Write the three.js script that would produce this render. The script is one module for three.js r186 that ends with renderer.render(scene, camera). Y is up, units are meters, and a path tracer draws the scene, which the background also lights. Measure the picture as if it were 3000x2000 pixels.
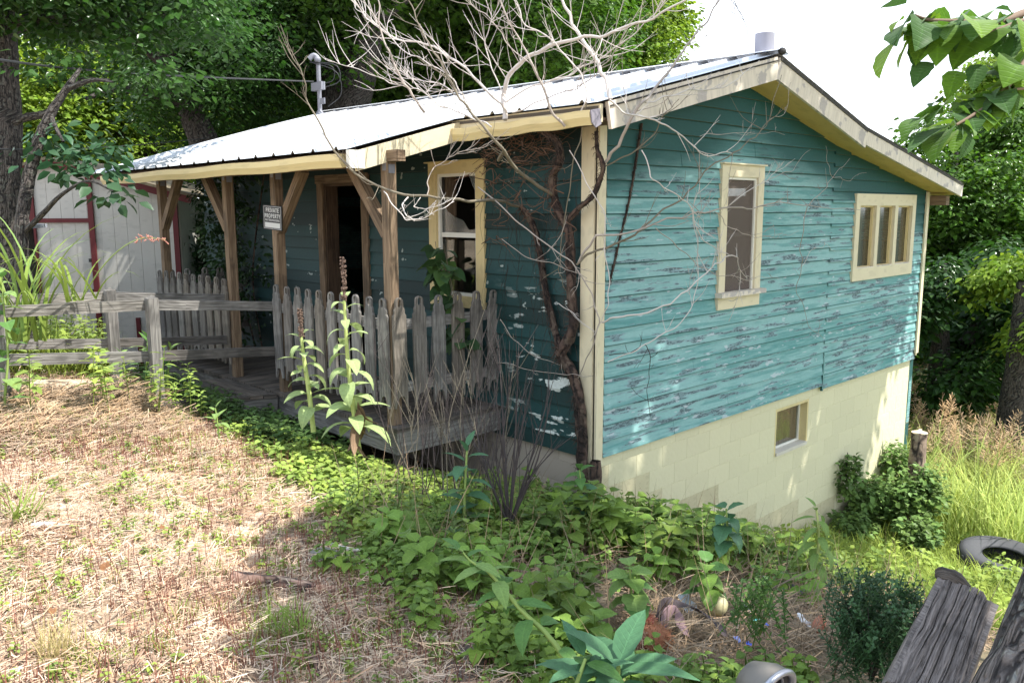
import * as THREE from 'three';
import { mergeGeometries } from 'three/addons/utils/BufferGeometryUtils.js';

// ---------- camera ----------
const camera = new THREE.PerspectiveCamera(44.84, 1024 / 682, 0.05, 600);
camera.position.set(-5.219, 2.088, 4.370);
camera.rotation.set(-0.1578, -0.7716, -0.0029, 'YXZ');

// ---------- sky and sun ----------
const scene = new THREE.Scene();
{
  const W = 512, H = 256, data = new Float32Array(W * H * 4);
  for (let j = 0; j < H; j++) {
    const y = Math.sin(((j + 0.5) / H - 0.5) * Math.PI);
    const t = Math.pow(Math.max(0, y), 0.65), g = y < 0 ? Math.max(0, 1 + y * 6) : 1;
    for (let i = 0; i < W; i++) {
      const o = (j * W + i) * 4;
      data[o] = (1.2 - 0.62 * t) * g + 0.12 * (1 - g); data[o + 1] = (1.24 - 0.5 * t) * g + 0.14 * (1 - g); data[o + 2] = (1.28 - 0.3 * t) * g + 0.09 * (1 - g); data[o + 3] = 1;
    }
  }
  const sky = new THREE.DataTexture(data, W, H, THREE.RGBAFormat, THREE.FloatType);
  sky.mapping = THREE.EquirectangularReflectionMapping; sky.magFilter = THREE.LinearFilter; sky.needsUpdate = true;
  scene.background = sky; scene.environment = sky;
}
const SUN = new THREE.Vector3(0.27, 0.87, 0.41).normalize();
const sun = new THREE.DirectionalLight(new THREE.Color(1, 0.965, 0.9), 5);
sun.position.copy(SUN).multiplyScalar(60); sun.target.position.set(0, 0, 0);
sun.castShadow = true;
Object.assign(sun.shadow.camera, { left: -25, right: 25, top: 25, bottom: -25, near: 1, far: 140 });
sun.shadow.mapSize.set(4096, 4096);
scene.add(sun, sun.target);
const renderer = new THREE.WebGLRenderer({ antialias: true });
renderer.toneMapping = THREE.LinearToneMapping;
renderer.toneMappingExposure = 2.0;
renderer.shadowMap.enabled = true;

// ---------- random numbers and noise ----------
function rng(seed) { let a = seed >>> 0; return () => { a = (a + 0x6d2b79f5) | 0; let t = Math.imul(a ^ (a >>> 15), 1 | a); t = (t + Math.imul(t ^ (t >>> 7), 61 | t)) ^ t; return ((t ^ (t >>> 14)) >>> 0) / 4294967296; }; }
const R0 = rng(7);
const hash = (x, y, s) => { let n = Math.imul(x, 374761393) ^ Math.imul(y, 668265263) ^ Math.imul(s, 1274126177); n = Math.imul(n ^ (n >>> 13), 1274126177); return ((n ^ (n >>> 16)) >>> 0) / 4294967296; };
const mod = (a, n) => ((a % n) + n) % n;
function vn(x, y, px = 1024, py = 1024, s = 1) {
  const x0 = Math.floor(x), y0 = Math.floor(y); let u = x - x0, v = y - y0; u = u * u * (3 - 2 * u); v = v * v * (3 - 2 * v);
  const a = mod(x0, px), b = mod(x0 + 1, px), c = mod(y0, py), d = mod(y0 + 1, py);
  return (hash(a, c, s) * (1 - u) + hash(b, c, s) * u) * (1 - v) + (hash(a, d, s) * (1 - u) + hash(b, d, s) * u) * v;
}
function fbm(x, y, o = 4, px = 1024, py = 1024, s = 1) { let a = 0, k = 0.5, t = 0; for (let i = 0; i < o; i++) { a += k * vn(x, y, px, py, s + i); t += k; x *= 2; y *= 2; px *= 2; py *= 2; k *= 0.5; } return a / t; }
const sst = (a, b, x) => { const t = Math.min(1, Math.max(0, (x - a) / (b - a))); return t * t * (3 - 2 * t); };
const mix = (a, b, t) => a + (b - a) * t;
const mix3 = (a, b, t) => [mix(a[0], b[0], t), mix(a[1], b[1], t), mix(a[2], b[2], t)];
const enc = (c) => Math.round(255 * Math.min(1, Math.max(0, c <= 0.0031308 ? c * 12.92 : 1.055 * Math.pow(c, 1 / 2.4) - 0.055)));
function texture(W, H, f, srgb = true) {
  const d = new Uint8Array(W * H * 4);
  for (let j = 0; j < H; j++) for (let i = 0; i < W; i++) {
    const c = f((i + 0.5) / W, (j + 0.5) / H), o = (j * W + i) * 4;
    for (let k = 0; k < 3; k++) d[o + k] = srgb ? enc(c[k]) : Math.round(255 * Math.min(1, Math.max(0, c[k] ?? c[0])));
    d[o + 3] = 255;
  }
  const t = new THREE.DataTexture(d, W, H); t.wrapS = t.wrapT = THREE.RepeatWrapping; t.magFilter = THREE.LinearFilter; t.minFilter = THREE.LinearMipmapLinearFilter; t.generateMipmaps = true;
  if (srgb) t.colorSpace = THREE.SRGBColorSpace; t.needsUpdate = true; return t;
}
const lin = (r, g, b) => new THREE.Color().setRGB(r, g, b);
const std = (c, rough = 0.8, o = {}) => new THREE.MeshStandardMaterial({ color: Array.isArray(c) ? lin(...c) : c, roughness: rough, ...o });

// ---------- scene helpers ----------
const used = new Map();
function numbered(name) { const n = used.get(name) ?? 0; used.set(name, n + 1); return n ? name + '_' + String(n).padStart(3, '0') : name; }
function tag(o, label, category, group, kind) { if (label) o.userData.label = label; if (category) o.userData.category = category; if (group) o.userData.group = group; if (kind) o.userData.kind = kind; return o; }
function thing(name, label, category, p = [0, 0, 0], group) { const o = new THREE.Group(); o.name = numbered(name); o.position.set(...p); tag(o, label, category, group); scene.add(o); return o; }
function obj(name, geo, mat, parent = scene) {
  const g = Array.isArray(geo) ? merge(geo) : geo;
  const m = new THREE.Mesh(g, mat); m.name = parent === scene ? numbered(name) : name; m.castShadow = m.receiveShadow = true; parent.add(m); return m;
}
function merge(list) {
  const l = list.map((g) => { const q = g.index ? g.toNonIndexed() : g; for (const k of Object.keys(q.attributes)) if (!['position', 'normal', 'uv'].includes(k)) q.deleteAttribute(k); if (!q.attributes.uv) q.setAttribute('uv', new THREE.BufferAttribute(new Float32Array(q.attributes.position.count * 2), 2)); return q; });
  return l.length === 1 ? l[0] : mergeGeometries(l);
}
const V = (a, b, c) => Array.isArray(a) ? new THREE.Vector3(...a) : new THREE.Vector3(a, b, c);
// box whose texture runs along its longest side, in metres
function box(w, h, d, x = 0, y = 0, z = 0, seed = null) {
  const g = new THREE.BoxGeometry(w, h, d), p = g.attributes.position, n = g.attributes.normal, uv = g.attributes.uv;
  const s = [w, h, d], L = s.indexOf(Math.max(...s)), r = seed ?? R0(), ou = r * 7.13, ov = r * 3.7;
  for (let i = 0; i < p.count; i++) {
    const P = [p.getX(i), p.getY(i), p.getZ(i)], N = [Math.abs(n.getX(i)), Math.abs(n.getY(i)), Math.abs(n.getZ(i))], a = N.indexOf(Math.max(...N));
    const o = [0, 1, 2].filter((k) => k !== a), u = o.includes(L) ? L : o[0], v = o[0] === u ? o[1] : o[0];
    uv.setXY(i, P[u] + ou, P[v] + ov + a * 0.31);
  }
  return g.translate(x, y, z);
}
function bar(p, q, w, d, roll = 0) { // beam between two points, w across, d deep
  const a = V(p), b = V(q), dir = b.clone().sub(a), L = dir.length(); dir.normalize();
  const ref = Math.abs(dir.y) > 0.95 ? V(1, 0, 0) : V(0, 1, 0), s = new THREE.Vector3().crossVectors(ref, dir).normalize(), u = new THREE.Vector3().crossVectors(dir, s);
  const g = box(L, d, w); if (roll) g.rotateX(roll);
  return g.applyMatrix4(new THREE.Matrix4().makeBasis(dir, u, s.negate()).setPosition(a.add(b).multiplyScalar(0.5)));
}
// tapered tube through points; r is a number, an array or a function of t
function tube(points, r, n = 12, k = 6, bump = 0, seed = 1) {
  const pts = points.map((p) => p.isVector3 ? p : V(p)), c = new THREE.CatmullRomCurve3(pts, false, 'centripetal');
  const rad = typeof r === 'function' ? r : Array.isArray(r) ? (t) => { const f = t * (r.length - 1), i = Math.min(r.length - 2, Math.floor(f)); return mix(r[i], r[i + 1], f - i); } : () => r;
  const pos = [], nor = [], uv = [], idx = []; let N = null, P0 = null, L = 0;
  for (let i = 0; i <= n; i++) {
    const t = i / n, P = c.getPoint(t), T = c.getTangent(t);
    if (!N) { N = Math.abs(T.y) > 0.9 ? V(1, 0, 0) : V(0, 1, 0); }
    N = N.clone().addScaledVector(T, -N.dot(T)).normalize(); const B = new THREE.Vector3().crossVectors(T, N);
    if (P0) L += P.distanceTo(P0); P0 = P;
    const ra = rad(t);
    for (let j = 0; j <= k; j++) {
      const a = (j / k) * 2 * Math.PI, q = N.clone().multiplyScalar(Math.cos(a)).addScaledVector(B, Math.sin(a));
      const rr = ra * (bump ? 1 + bump * (2 * vn((j % k) * 1.7 + seed * 9, L / Math.max(ra, 0.004) * 0.5, 1024, 1024, seed) - 1) : 1);
      pos.push(P.x + q.x * rr, P.y + q.y * rr, P.z + q.z * rr); nor.push(q.x, q.y, q.z); uv.push((j / k) * Math.max(1, Math.round(6.28 * ra / 0.25)) * 0.25, L);
    }
  }
  for (let i = 0; i < n; i++) for (let j = 0; j < k; j++) { const a = i * (k + 1) + j, b = a + k + 1; idx.push(a, a + 1, b, b, a + 1, b + 1); }
  const b0 = 0, e0 = n * (k + 1); for (let j = 1; j < k - 1; j++) { idx.push(b0, b0 + j + 1, b0 + j); idx.push(e0, e0 + j, e0 + j + 1); }
  const g = new THREE.BufferGeometry();
  g.setAttribute('position', new THREE.Float32BufferAttribute(pos, 3)); g.setAttribute('normal', new THREE.Float32BufferAttribute(nor, 3)); g.setAttribute('uv', new THREE.Float32BufferAttribute(uv, 2)); g.setIndex(idx);
  return g;
}
function raw(pos, idx, uv) {
  const g = new THREE.BufferGeometry(); g.setAttribute('position', new THREE.Float32BufferAttribute(pos, 3)); if (uv) g.setAttribute('uv', new THREE.Float32BufferAttribute(uv, 2)); g.setIndex(idx);
  const q = g.toNonIndexed(); q.computeVertexNormals(); return q;
}
function smooth(pos, idx, uv) { const g = new THREE.BufferGeometry(); g.setAttribute('position', new THREE.Float32BufferAttribute(pos, 3)); g.setAttribute('uv', new THREE.Float32BufferAttribute(uv, 2)); g.setIndex(idx); g.computeVertexNormals(); return g; }
// leaf along +z from the origin, upper side +y
function leaf(L, W, o = {}) {
  const { seg = 5, fold = 0.25, droop = 0.3, wide = 0.38, saw = 0, stalk = 0.06, wave = 0, seed = 1 } = o, pos = [], uv = [], idx = [];
  let y = 0, z = 0, a = 0.1;
  const q = rng(seed);
  for (let i = 0; i <= seg; i++) {
    const t = i / seg, w = i === 0 || i === seg ? 0.004 * W : W * 0.5 * Math.pow(Math.sin(Math.PI * Math.pow(t, Math.log(0.5) / Math.log(wide))), 0.85) * (1 + (saw ? saw * (i % 2 ? 1 : -1) : 0));
    const lift = w * fold + wave * W * (q() - 0.5), lift2 = w * fold + wave * W * (q() - 0.5);
    pos.push(-w, y + lift, z + L * stalk, 0, y, z + L * stalk, w, y + lift2, z + L * stalk); uv.push(0.5 - (w / W), t, 0.5, t, 0.5 + (w / W), t);
    a -= droop / seg; y += Math.sin(a) * L * (1 - stalk) / seg; z += Math.cos(a) * L * (1 - stalk) / seg;
    if (i < seg) for (const s of [0, 1]) { const b = i * 3 + s; if (i === 0) idx.push(b, b + 3, b + 4); else if (i === seg - 1) { idx.push(b, b + 4, b + 1); } if (i === 0) { idx.push(b, b + 4, b + 1); } else if (i === seg - 1) { idx.push(b, b + 3, b + 4); } else idx.push(b, b + 3, b + 4, b, b + 4, b + 1); }
  }
  return smooth(pos, idx, uv);
}
const UPV = V(0, 1, 0);
// matrix that turns a leaf (along +z, face +y) so it points along dir with its face as near up as it can
function aim(p, dir, roll = 0, s = 1, up = UPV) {
  const d = dir.clone().normalize(); let x = new THREE.Vector3().crossVectors(up, d); if (x.lengthSq() < 1e-4) x = V(1, 0, 0); x.normalize(); const y = new THREE.Vector3().crossVectors(d, x);
  const m = new THREE.Matrix4().makeBasis(x, y, d); if (roll) m.multiply(new THREE.Matrix4().makeRotationZ(roll)); m.scale(new THREE.Vector3(s, s, s)); return m.setPosition(p);
}
function instances(name, geo, mat, list, parent, colors) {
  const m = new THREE.InstancedMesh(geo, mat, list.length); list.forEach((x, i) => m.setMatrixAt(i, x)); if (colors) colors.forEach((c, i) => m.setColorAt(i, c));
  m.name = parent === scene ? numbered(name) : name; m.castShadow = m.receiveShadow = true; m.userData.kind = 'stuff'; parent.add(m); return m;
}
const tf = (x, y, z, ry = 0, s = 1, rx = 0, rz = 0, sy = s) => new THREE.Matrix4().compose(V(x, y, z), new THREE.Quaternion().setFromEuler(new THREE.Euler(rx, ry, rz, 'YXZ')), V(s, sy, s));
// a point d metres in front of the lens, along the sight line through a place in the 3000 x 2000 photograph
function woodAt(u, v, d) { const f = 2423.2, p = -0.1578, yw = 0.7716, a = (u - 1500) / f, b = -(v - 1000) / f, fw = Math.cos(p) - b * Math.sin(p), y = Math.sin(p) + b * Math.cos(p); return [-5.219 + d * (a * Math.cos(yw) + fw * Math.sin(yw)), 2.088 + d * y, 4.37 + d * (a * Math.sin(yw) - fw * Math.cos(yw))]; }

// ---------- materials ----------
const grain = (u, v, s) => { // wood grain, u along and v across the board
  const w = fbm(u * 2, v * 5, 3, 2, 5, s); return 0.55 * vn(u * 4 + w, v * 150, 4096, 150, s + 9) + 0.25 * vn(u * 9, v * 60 + w * 3, 9, 4096, s + 12) + 0.2 * (0.5 + 0.5 * Math.sin((v * 26 + w * 5) * 6.2832));
};
function woodTex(light, dark, s, contrast = 1, stain = 0.35) {
  return texture(512, 512, (u, v) => { const g = sst(0.15, 0.85, grain(u, v, s)), st = sst(0.45, 0.7, fbm(u * 6, v * 8, 4, 6, 8, s + 40)); const c = mix3(dark, light, mix(0.5, g, contrast)); return c.map((x) => x * (1 - stain * st)); });
}
const woodBump = texture(512, 512, (u, v) => { const g = grain(u, v, 3); return [sst(0.1, 0.9, g) * 0.7 + 0.3 * fbm(u * 8, v * 100, 2, 8, 100, 5)]; }, false);
const greyWoodTex = woodTex([0.25, 0.235, 0.215], [0.125, 0.115, 0.105], 3), brownWoodTex = woodTex([0.24, 0.165, 0.10], [0.115, 0.072, 0.042], 4, 0.9), darkWoodTex = woodTex([0.15, 0.125, 0.105], [0.045, 0.037, 0.03], 5);
const M = {};
const wood = (map, c = [1, 1, 1], rough = 0.85) => std(c, rough, { map, bumpMap: woodBump, bumpScale: 0.004 });
M.picket = [wood(greyWoodTex), wood(greyWoodTex, [0.8, 0.76, 0.72]), wood(greyWoodTex, [1.12, 1.1, 1.06]), wood(greyWoodTex, [0.92, 0.84, 0.74])];
M.grey = M.picket[0]; M.greyDark = wood(greyWoodTex, [0.6, 0.57, 0.55]);
M.deck = [wood(darkWoodTex), wood(darkWoodTex, [1.25, 1.2, 1.15]), wood(darkWoodTex, [0.8, 0.78, 0.76])];
M.brown = wood(brownWoodTex); M.brownDark = wood(brownWoodTex, [0.55, 0.5, 0.48]); M.post = wood(brownWoodTex, [1.05, 1.08, 1.1]);
const streak = texture(256, 256, (u, v) => { const g = fbm(u * 6, v * 6, 4, 6, 6, 21), d = sst(0.58, 0.75, fbm(u * 9, v * 22, 4, 9, 22, 31)); const k = 0.93 + 0.12 * g - 0.10 * d; return [k, k * 0.985, k * 0.95]; });
M.cream = std([0.66, 0.585, 0.415], 0.7, { map: streak }); M.yellow = std([0.64, 0.53, 0.28], 0.55, { map: streak }); M.trimYellow = std([0.66, 0.53, 0.27], 0.6, { map: streak });
const flaky = texture(512, 256, (u, v) => { const f = fbm(u * 10, v * 12, 5, 10, 12, 61), w = sst(0.58, 0.66, f), k = 0.86 + 0.2 * vn(u * 60, v * 8, 60, 8, 3); return mix3([0.68 * k, 0.6 * k, 0.5 * k], [0.34, 0.31, 0.31], w * 0.7); });
M.flaky = std([1, 1, 1], 0.8, { map: flaky });
M.soffit = std([0.6, 0.45, 0.17], 0.7, { map: streak });
M.metal = std([0.66, 0.67, 0.70], 0.45, { metalness: 0.35, map: texture(256, 256, (u, v) => { const k = 0.9 + 0.14 * fbm(u * 8, v * 8, 4, 8, 8, 71) - 0.12 * sst(0.6, 0.8, fbm(u * 20, v * 5, 3, 20, 5, 74)); return [k, k, k]; }) });
M.galv = std([0.22, 0.22, 0.25], 0.6, { metalness: 0.2 }); M.darkEdge = std([0.05, 0.045, 0.04], 0.9);
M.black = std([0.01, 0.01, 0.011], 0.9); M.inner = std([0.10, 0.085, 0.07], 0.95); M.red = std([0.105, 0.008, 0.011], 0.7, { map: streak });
M.glass = new THREE.MeshPhysicalMaterial({ color: lin(0.92, 0.95, 0.93), transmission: 1, thickness: 0, roughness: 0.02, ior: 1.5 });
M.screen = std([0.15, 0.115, 0.095], 0.9, { transparent: true, opacity: 0.62 });
M.vinyl = std([0.72, 0.7, 0.62], 0.5);
M.dark = std([0.035, 0.033, 0.032], 0.8); M.cable = std([0.02, 0.02, 0.022], 0.5);
const barkRidge = (u, v) => { const w = fbm(u * 5, v * 5, 3, 5, 5, 81); const a = Math.abs(2 * vn(u * 18 + w * 1.2, v * 7 + w, 4096, 4096, 83) - 1), b = Math.abs(2 * vn(u * 34, v * 16 + w * 2, 34, 4096, 84) - 1), f = fbm(u * 60, v * 60, 3, 60, 60, 85); return 0.5 * sst(0.02, 0.5, a) + 0.25 * sst(0.02, 0.5, b) + 0.25 * f; };
const barkTex = texture(512, 512, (u, v) => { const r = barkRidge(u, v), l = sst(0.6, 0.72, fbm(u * 12, v * 12, 4, 12, 12, 87)); return mix3(mix3([0.018, 0.015, 0.015], [0.15, 0.13, 0.118], sst(0.25, 0.85, r)), [0.26, 0.27, 0.24], 0.5 * l); });
const barkBump = texture(512, 512, (u, v) => [barkRidge(u, v)], false);
M.bark = std([0.6, 0.58, 0.56], 0.95, { map: barkTex, bumpMap: barkBump, bumpScale: 0.02 }); M.barkNear = std([1, 1, 1.02], 0.95, { map: barkTex, bumpMap: barkBump, bumpScale: 0.03 });
for (const m of [M.bark, M.barkNear]) { for (const k of ['map', 'bumpMap']) { m[k] = m[k].clone(); m[k].repeat.set(3, 2.2); m[k].needsUpdate = true; } }
M.twig = std([0.34, 0.29, 0.25], 0.85); M.twigPale = std([0.52, 0.47, 0.43], 0.8); M.vineBark = std([0.62, 0.44, 0.36], 0.95); M.vineGreen = std([0.16, 0.135, 0.095], 0.85); M.deadTwig = std([0.05, 0.038, 0.035], 0.9); M.hair = std([0.06, 0.038, 0.028], 1);
Object.assign(M.vineBark, { map: barkTex, bumpMap: barkBump, bumpScale: 0.015 });
// leaves: veins in the map, light passes through
const leafMap = texture(128, 256, (u, v) => { const a = Math.abs(u - 0.5) * 2, mid = Math.exp(-a * a * 700), s = Math.pow(Math.max(0, Math.cos((v * 9 - a * 1.6) * 6.2832)), 14) * (1 - a * 0.5) * sst(0.02, 0.1, a), f = fbm(u * 10, v * 20, 4, 10, 20, 91); const k = 0.82 + 0.36 * f; return [k + 0.5 * mid + 0.18 * s, k + 0.42 * mid + 0.16 * s, k + 0.3 * mid + 0.08 * s].map((x) => Math.min(1, x * 0.8)); });
const leafBump = texture(128, 256, (u, v) => { const a = Math.abs(u - 0.5) * 2, s = Math.pow(Math.max(0, Math.cos((v * 9 - a * 1.6) * 6.2832)), 6); return [0.7 - 0.5 * s * (1 - a) - 0.3 * Math.exp(-a * a * 300)]; }, false);
const leafMat = (c, trans = 0.35, coat = 0.35, big = false, cr = 0.38) => new THREE.MeshPhysicalMaterial({ color: lin(...c), roughness: 0.95, specularIntensity: 0.25, transmission: trans, thickness: 0, clearcoat: coat, clearcoatRoughness: cr, side: THREE.DoubleSide, ...(big ? { map: leafMap, bumpMap: leafBump, bumpScale: 0.002 } : {}) });
M.forest = leafMat([0.065, 0.15, 0.010], 0.48, 0.28, false, 0.2); M.forestPale = leafMat([0.19, 0.30, 0.025], 0.52, 0.2, false, 0.25); M.forestDark = leafMat([0.028, 0.082, 0.009], 0.45, 0.3, false, 0.2);
M.nettle = leafMat([0.19, 0.32, 0.055], 0.38, 0.25, true); M.cover = leafMat([0.25, 0.36, 0.075], 0.38, 0.2); M.coverDark = leafMat([0.075, 0.15, 0.035], 0.35, 0.35);
M.weed = leafMat([0.12, 0.26, 0.06], 0.38, 0.35, true); M.weedPale = leafMat([0.26, 0.40, 0.11], 0.4, 0.2, true); M.weedBlue = leafMat([0.085, 0.21, 0.095], 0.3, 0.45, true); M.mullein = leafMat([0.42, 0.53, 0.22], 0.35, 0.1, true);
M.branchLeaf = leafMat([0.13, 0.27, 0.018], 0.6, 0, true); M.yellowLeaf = leafMat([0.36, 0.44, 0.05], 0.45, 0.2, true); M.boxLeaf = leafMat([0.032, 0.085, 0.03], 0.2, 0.6); M.ivy = leafMat([0.03, 0.07, 0.02], 0.3, 0.5); M.deadLeaf = leafMat([0.27, 0.13, 0.06], 0.2, 0.05, true);
M.stemGreen = std([0.22, 0.3, 0.07], 0.7); M.stemRed = std([0.19, 0.075, 0.055], 0.8); M.straw = std([0.36, 0.265, 0.18], 0.85); M.strawPale = std([0.58, 0.455, 0.35], 0.85); M.grass = leafMat([0.22, 0.30, 0.055], 0.4, 0.15); M.grassDry = leafMat([0.46, 0.38, 0.17], 0.3, 0.1); M.seed = std([0.40, 0.30, 0.20], 0.9);

// ---------- ground: a slope that falls from the yard past the house ----------
const HX = [[-80, 3], [-20, 1.2], [-8, 0.6], [-5.2, 0.45], [-3.2, 0.2], [-2.7, 0.1], [-2.2, 0], [-1.7, -0.08], [-1.2, -0.2], [0, -0.55], [2.5, -1.56], [4.5, -2.02], [6.5, -2.4], [10, -2.7], [20, -3.2], [90, -7]];
function ground(x, z) {
  let y = HX[HX.length - 1][1];
  for (let i = 0; i < HX.length - 1; i++) if (x <= HX[i + 1][0]) { const [a, ya] = HX[i], [b, yb] = HX[i + 1]; y = ya + (yb - ya) * (x - a) / (b - a); break; }
  return y + 0.1 * Math.min(Math.max(-z, 0), 3.5) * (1 - sst(-2.4, -1, x));
}
const bumpy = (x, z) => ground(x, z) + 0.07 * (fbm(x * 1.3 + 50, z * 1.3 + 50, 3) - 0.5) + 0.03 * (vn(x * 6 + 90, z * 6 + 90) - 0.5);
{
  const axis = (a, b, lo, hi, fine) => { const l = []; for (let t = lo; t < a; t += 4) l.push(t); for (let t = a; t < b; t += fine) l.push(t); for (let t = b; t <= hi; t += 4) l.push(t); return l; };
  const xs = axis(-9, 10, -90, 110, 0.1), zs = axis(-8, 7, -110, 70, 0.1), pos = [], uv = [], col = [], idx = [];
  for (const z of zs) for (const x of xs) {
    pos.push(x, bumpy(x, z), z); uv.push(x / 2.5, z / 2.5);
    const f = fbm(x * 0.9 + 20, z * 0.9 + 70, 4), lawn = 1 - sst(-2.5, -1.6, x + 0.5 * (f - 0.5)), c = mix3([0.16, 0.13, 0.075], mix3([0.60, 0.475, 0.36], [0.36, 0.27, 0.185], sst(0.42, 0.62, f)), lawn); col.push(...mix3(c, [0.10, 0.13, 0.04], sst(1.2, 3, x)));
  }
  const n = xs.length; for (let j = 0; j < zs.length - 1; j++) for (let i = 0; i < n - 1; i++) { const a = j * n + i; idx.push(a, a + n, a + 1, a + 1, a + n, a + n + 1); }
  const g = smooth(pos, idx, uv); g.setAttribute('color', new THREE.Float32BufferAttribute(col, 3));
  const map = texture(512, 512, (u, v) => { const s = fbm(u * 40, v * 40, 3, 40, 40, 101), w = fbm(u * 5, v * 5, 3, 5, 5, 104), t = vn(u * 20 + w * 10, v * 160, 4096, 160, 106), k = 0.55 + 0.5 * s + 0.35 * sst(0.6, 0.9, t); return [k, k * 0.97, k * 0.93]; });
  const bm = texture(512, 512, (u, v) => [fbm(u * 60, v * 60, 4, 60, 60, 111)], false);
  tag(obj('ground', g, std([1, 1, 1], 1, { vertexColors: true, map, bumpMap: bm, bumpScale: 0.03 })), 'sloping yard of dry mown grass and bare soil in front of the house', 'ground', null, 'structure');
}

// ---------- the house ----------
const house = thing('house', 'small teal clapboard house with pale yellow block base and metal roof', 'house');
const part = (name, parent = house) => { const g = new THREE.Group(); g.name = name; parent.add(g); return g; };
const GW = 7.14, GL = 7.3, LAP = 0.137;
const lift = (x, z) => (z < 0 ? -z * 0.0145 : 0) * sst(-1.5, 2.18, x);
const rake = (x) => x < 2.15 ? 2.745 + (x + 0.16) * 0.2255 : x < 4.21 ? 3.266 - (x - 2.15) * 0.233 : 2.786 - (x - 4.21) * 0.1653;   // underside of the gable eave
// paint: gable bleached below the sheltered band and flaking towards the sill, front wall still deep green
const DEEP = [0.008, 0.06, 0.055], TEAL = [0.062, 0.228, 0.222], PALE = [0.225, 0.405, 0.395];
const paintGable = texture(2048, 1024, (u, v) => {
  if (v > 0.988) return [0.20, 0.17, 0.10];
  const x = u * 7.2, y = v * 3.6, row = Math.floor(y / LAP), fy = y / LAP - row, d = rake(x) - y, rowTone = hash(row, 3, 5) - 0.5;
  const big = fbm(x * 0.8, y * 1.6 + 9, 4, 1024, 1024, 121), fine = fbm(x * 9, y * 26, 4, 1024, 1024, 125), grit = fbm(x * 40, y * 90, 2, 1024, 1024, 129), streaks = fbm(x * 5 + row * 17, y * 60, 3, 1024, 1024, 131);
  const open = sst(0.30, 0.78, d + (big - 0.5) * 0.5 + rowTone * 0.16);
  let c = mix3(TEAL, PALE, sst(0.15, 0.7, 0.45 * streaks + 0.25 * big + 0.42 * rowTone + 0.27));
  c = mix3(c, TEAL, 0.55 * sst(0.5, 0.66, fbm(x * 2.2 + row * 3.1, y * 34, 4, 1024, 1024, 126)));
  const low = sst(1.9, 0.2, y), far = sst(3.5, 6.5, x), zone = 0.09 * low * (0.5 + 0.5 * far) + 0.05 * far * sst(2.1, 1.2, y) + 0.16 * (big - 0.5) + 0.06 * rowTone - 0.045, edge = 0.05 * (fbm(x * 30, y * 60, 3, 1024, 1024, 128) - 0.5);
  const wear = fbm(x * 3.6 + row * 5.3, y * 33 + row * 2.7, 5, 1024, 1024, 127) + zone + edge;
  c = mix3(c, [0.20, 0.25, 0.29], sst(0.60, 0.61, wear) * (0.35 + 0.5 * grit)); c = mix3(c, [0.07, 0.11, 0.12], sst(0.645, 0.655, wear) * (0.3 + 0.7 * sst(0.35, 0.65, grit)));
  c = mix3(c, [0.46, 0.52, 0.55], sst(0.005, 0, Math.abs(wear - 0.602)) * 0.3 * sst(0.4, 0.6, grit));
  c = mix3(c, [0.45, 0.50, 0.53], sst(0.78, 0.79, fbm(x * 6 + 31, y * 34, 5, 1024, 1024, 141) + 0.05 * low + edge) * 0.75);
  c = mix3(c, [0.014, 0.09, 0.09], 0.85 * sst(0, 0.04, fy - 0.87 - 0.06 * fbm(x * 4 + row * 7, row + 0.5, 3)));   // darker strip along the top of each row, below the next lap
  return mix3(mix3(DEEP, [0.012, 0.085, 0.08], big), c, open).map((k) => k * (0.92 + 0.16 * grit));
});
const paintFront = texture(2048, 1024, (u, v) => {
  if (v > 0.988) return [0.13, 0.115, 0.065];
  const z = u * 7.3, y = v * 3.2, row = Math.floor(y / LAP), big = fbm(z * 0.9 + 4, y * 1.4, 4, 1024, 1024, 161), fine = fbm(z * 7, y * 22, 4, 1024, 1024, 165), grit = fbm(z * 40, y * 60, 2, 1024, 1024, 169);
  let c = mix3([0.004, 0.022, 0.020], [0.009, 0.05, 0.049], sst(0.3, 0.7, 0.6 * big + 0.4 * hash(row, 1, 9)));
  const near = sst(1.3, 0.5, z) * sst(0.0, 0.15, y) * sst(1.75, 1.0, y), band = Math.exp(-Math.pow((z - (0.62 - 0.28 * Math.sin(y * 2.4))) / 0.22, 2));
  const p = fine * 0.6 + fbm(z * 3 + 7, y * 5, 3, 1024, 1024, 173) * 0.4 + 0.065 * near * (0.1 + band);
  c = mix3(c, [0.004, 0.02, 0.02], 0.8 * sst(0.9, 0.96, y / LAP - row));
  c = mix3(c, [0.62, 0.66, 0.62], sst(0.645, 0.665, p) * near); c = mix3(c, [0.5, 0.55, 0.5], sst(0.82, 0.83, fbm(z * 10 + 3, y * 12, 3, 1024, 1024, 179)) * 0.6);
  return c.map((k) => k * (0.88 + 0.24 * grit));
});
M.gable = std([1, 1, 1], 0.78, { map: paintGable }); M.front = std([1, 1, 1], 0.6, { map: paintFront });
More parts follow.
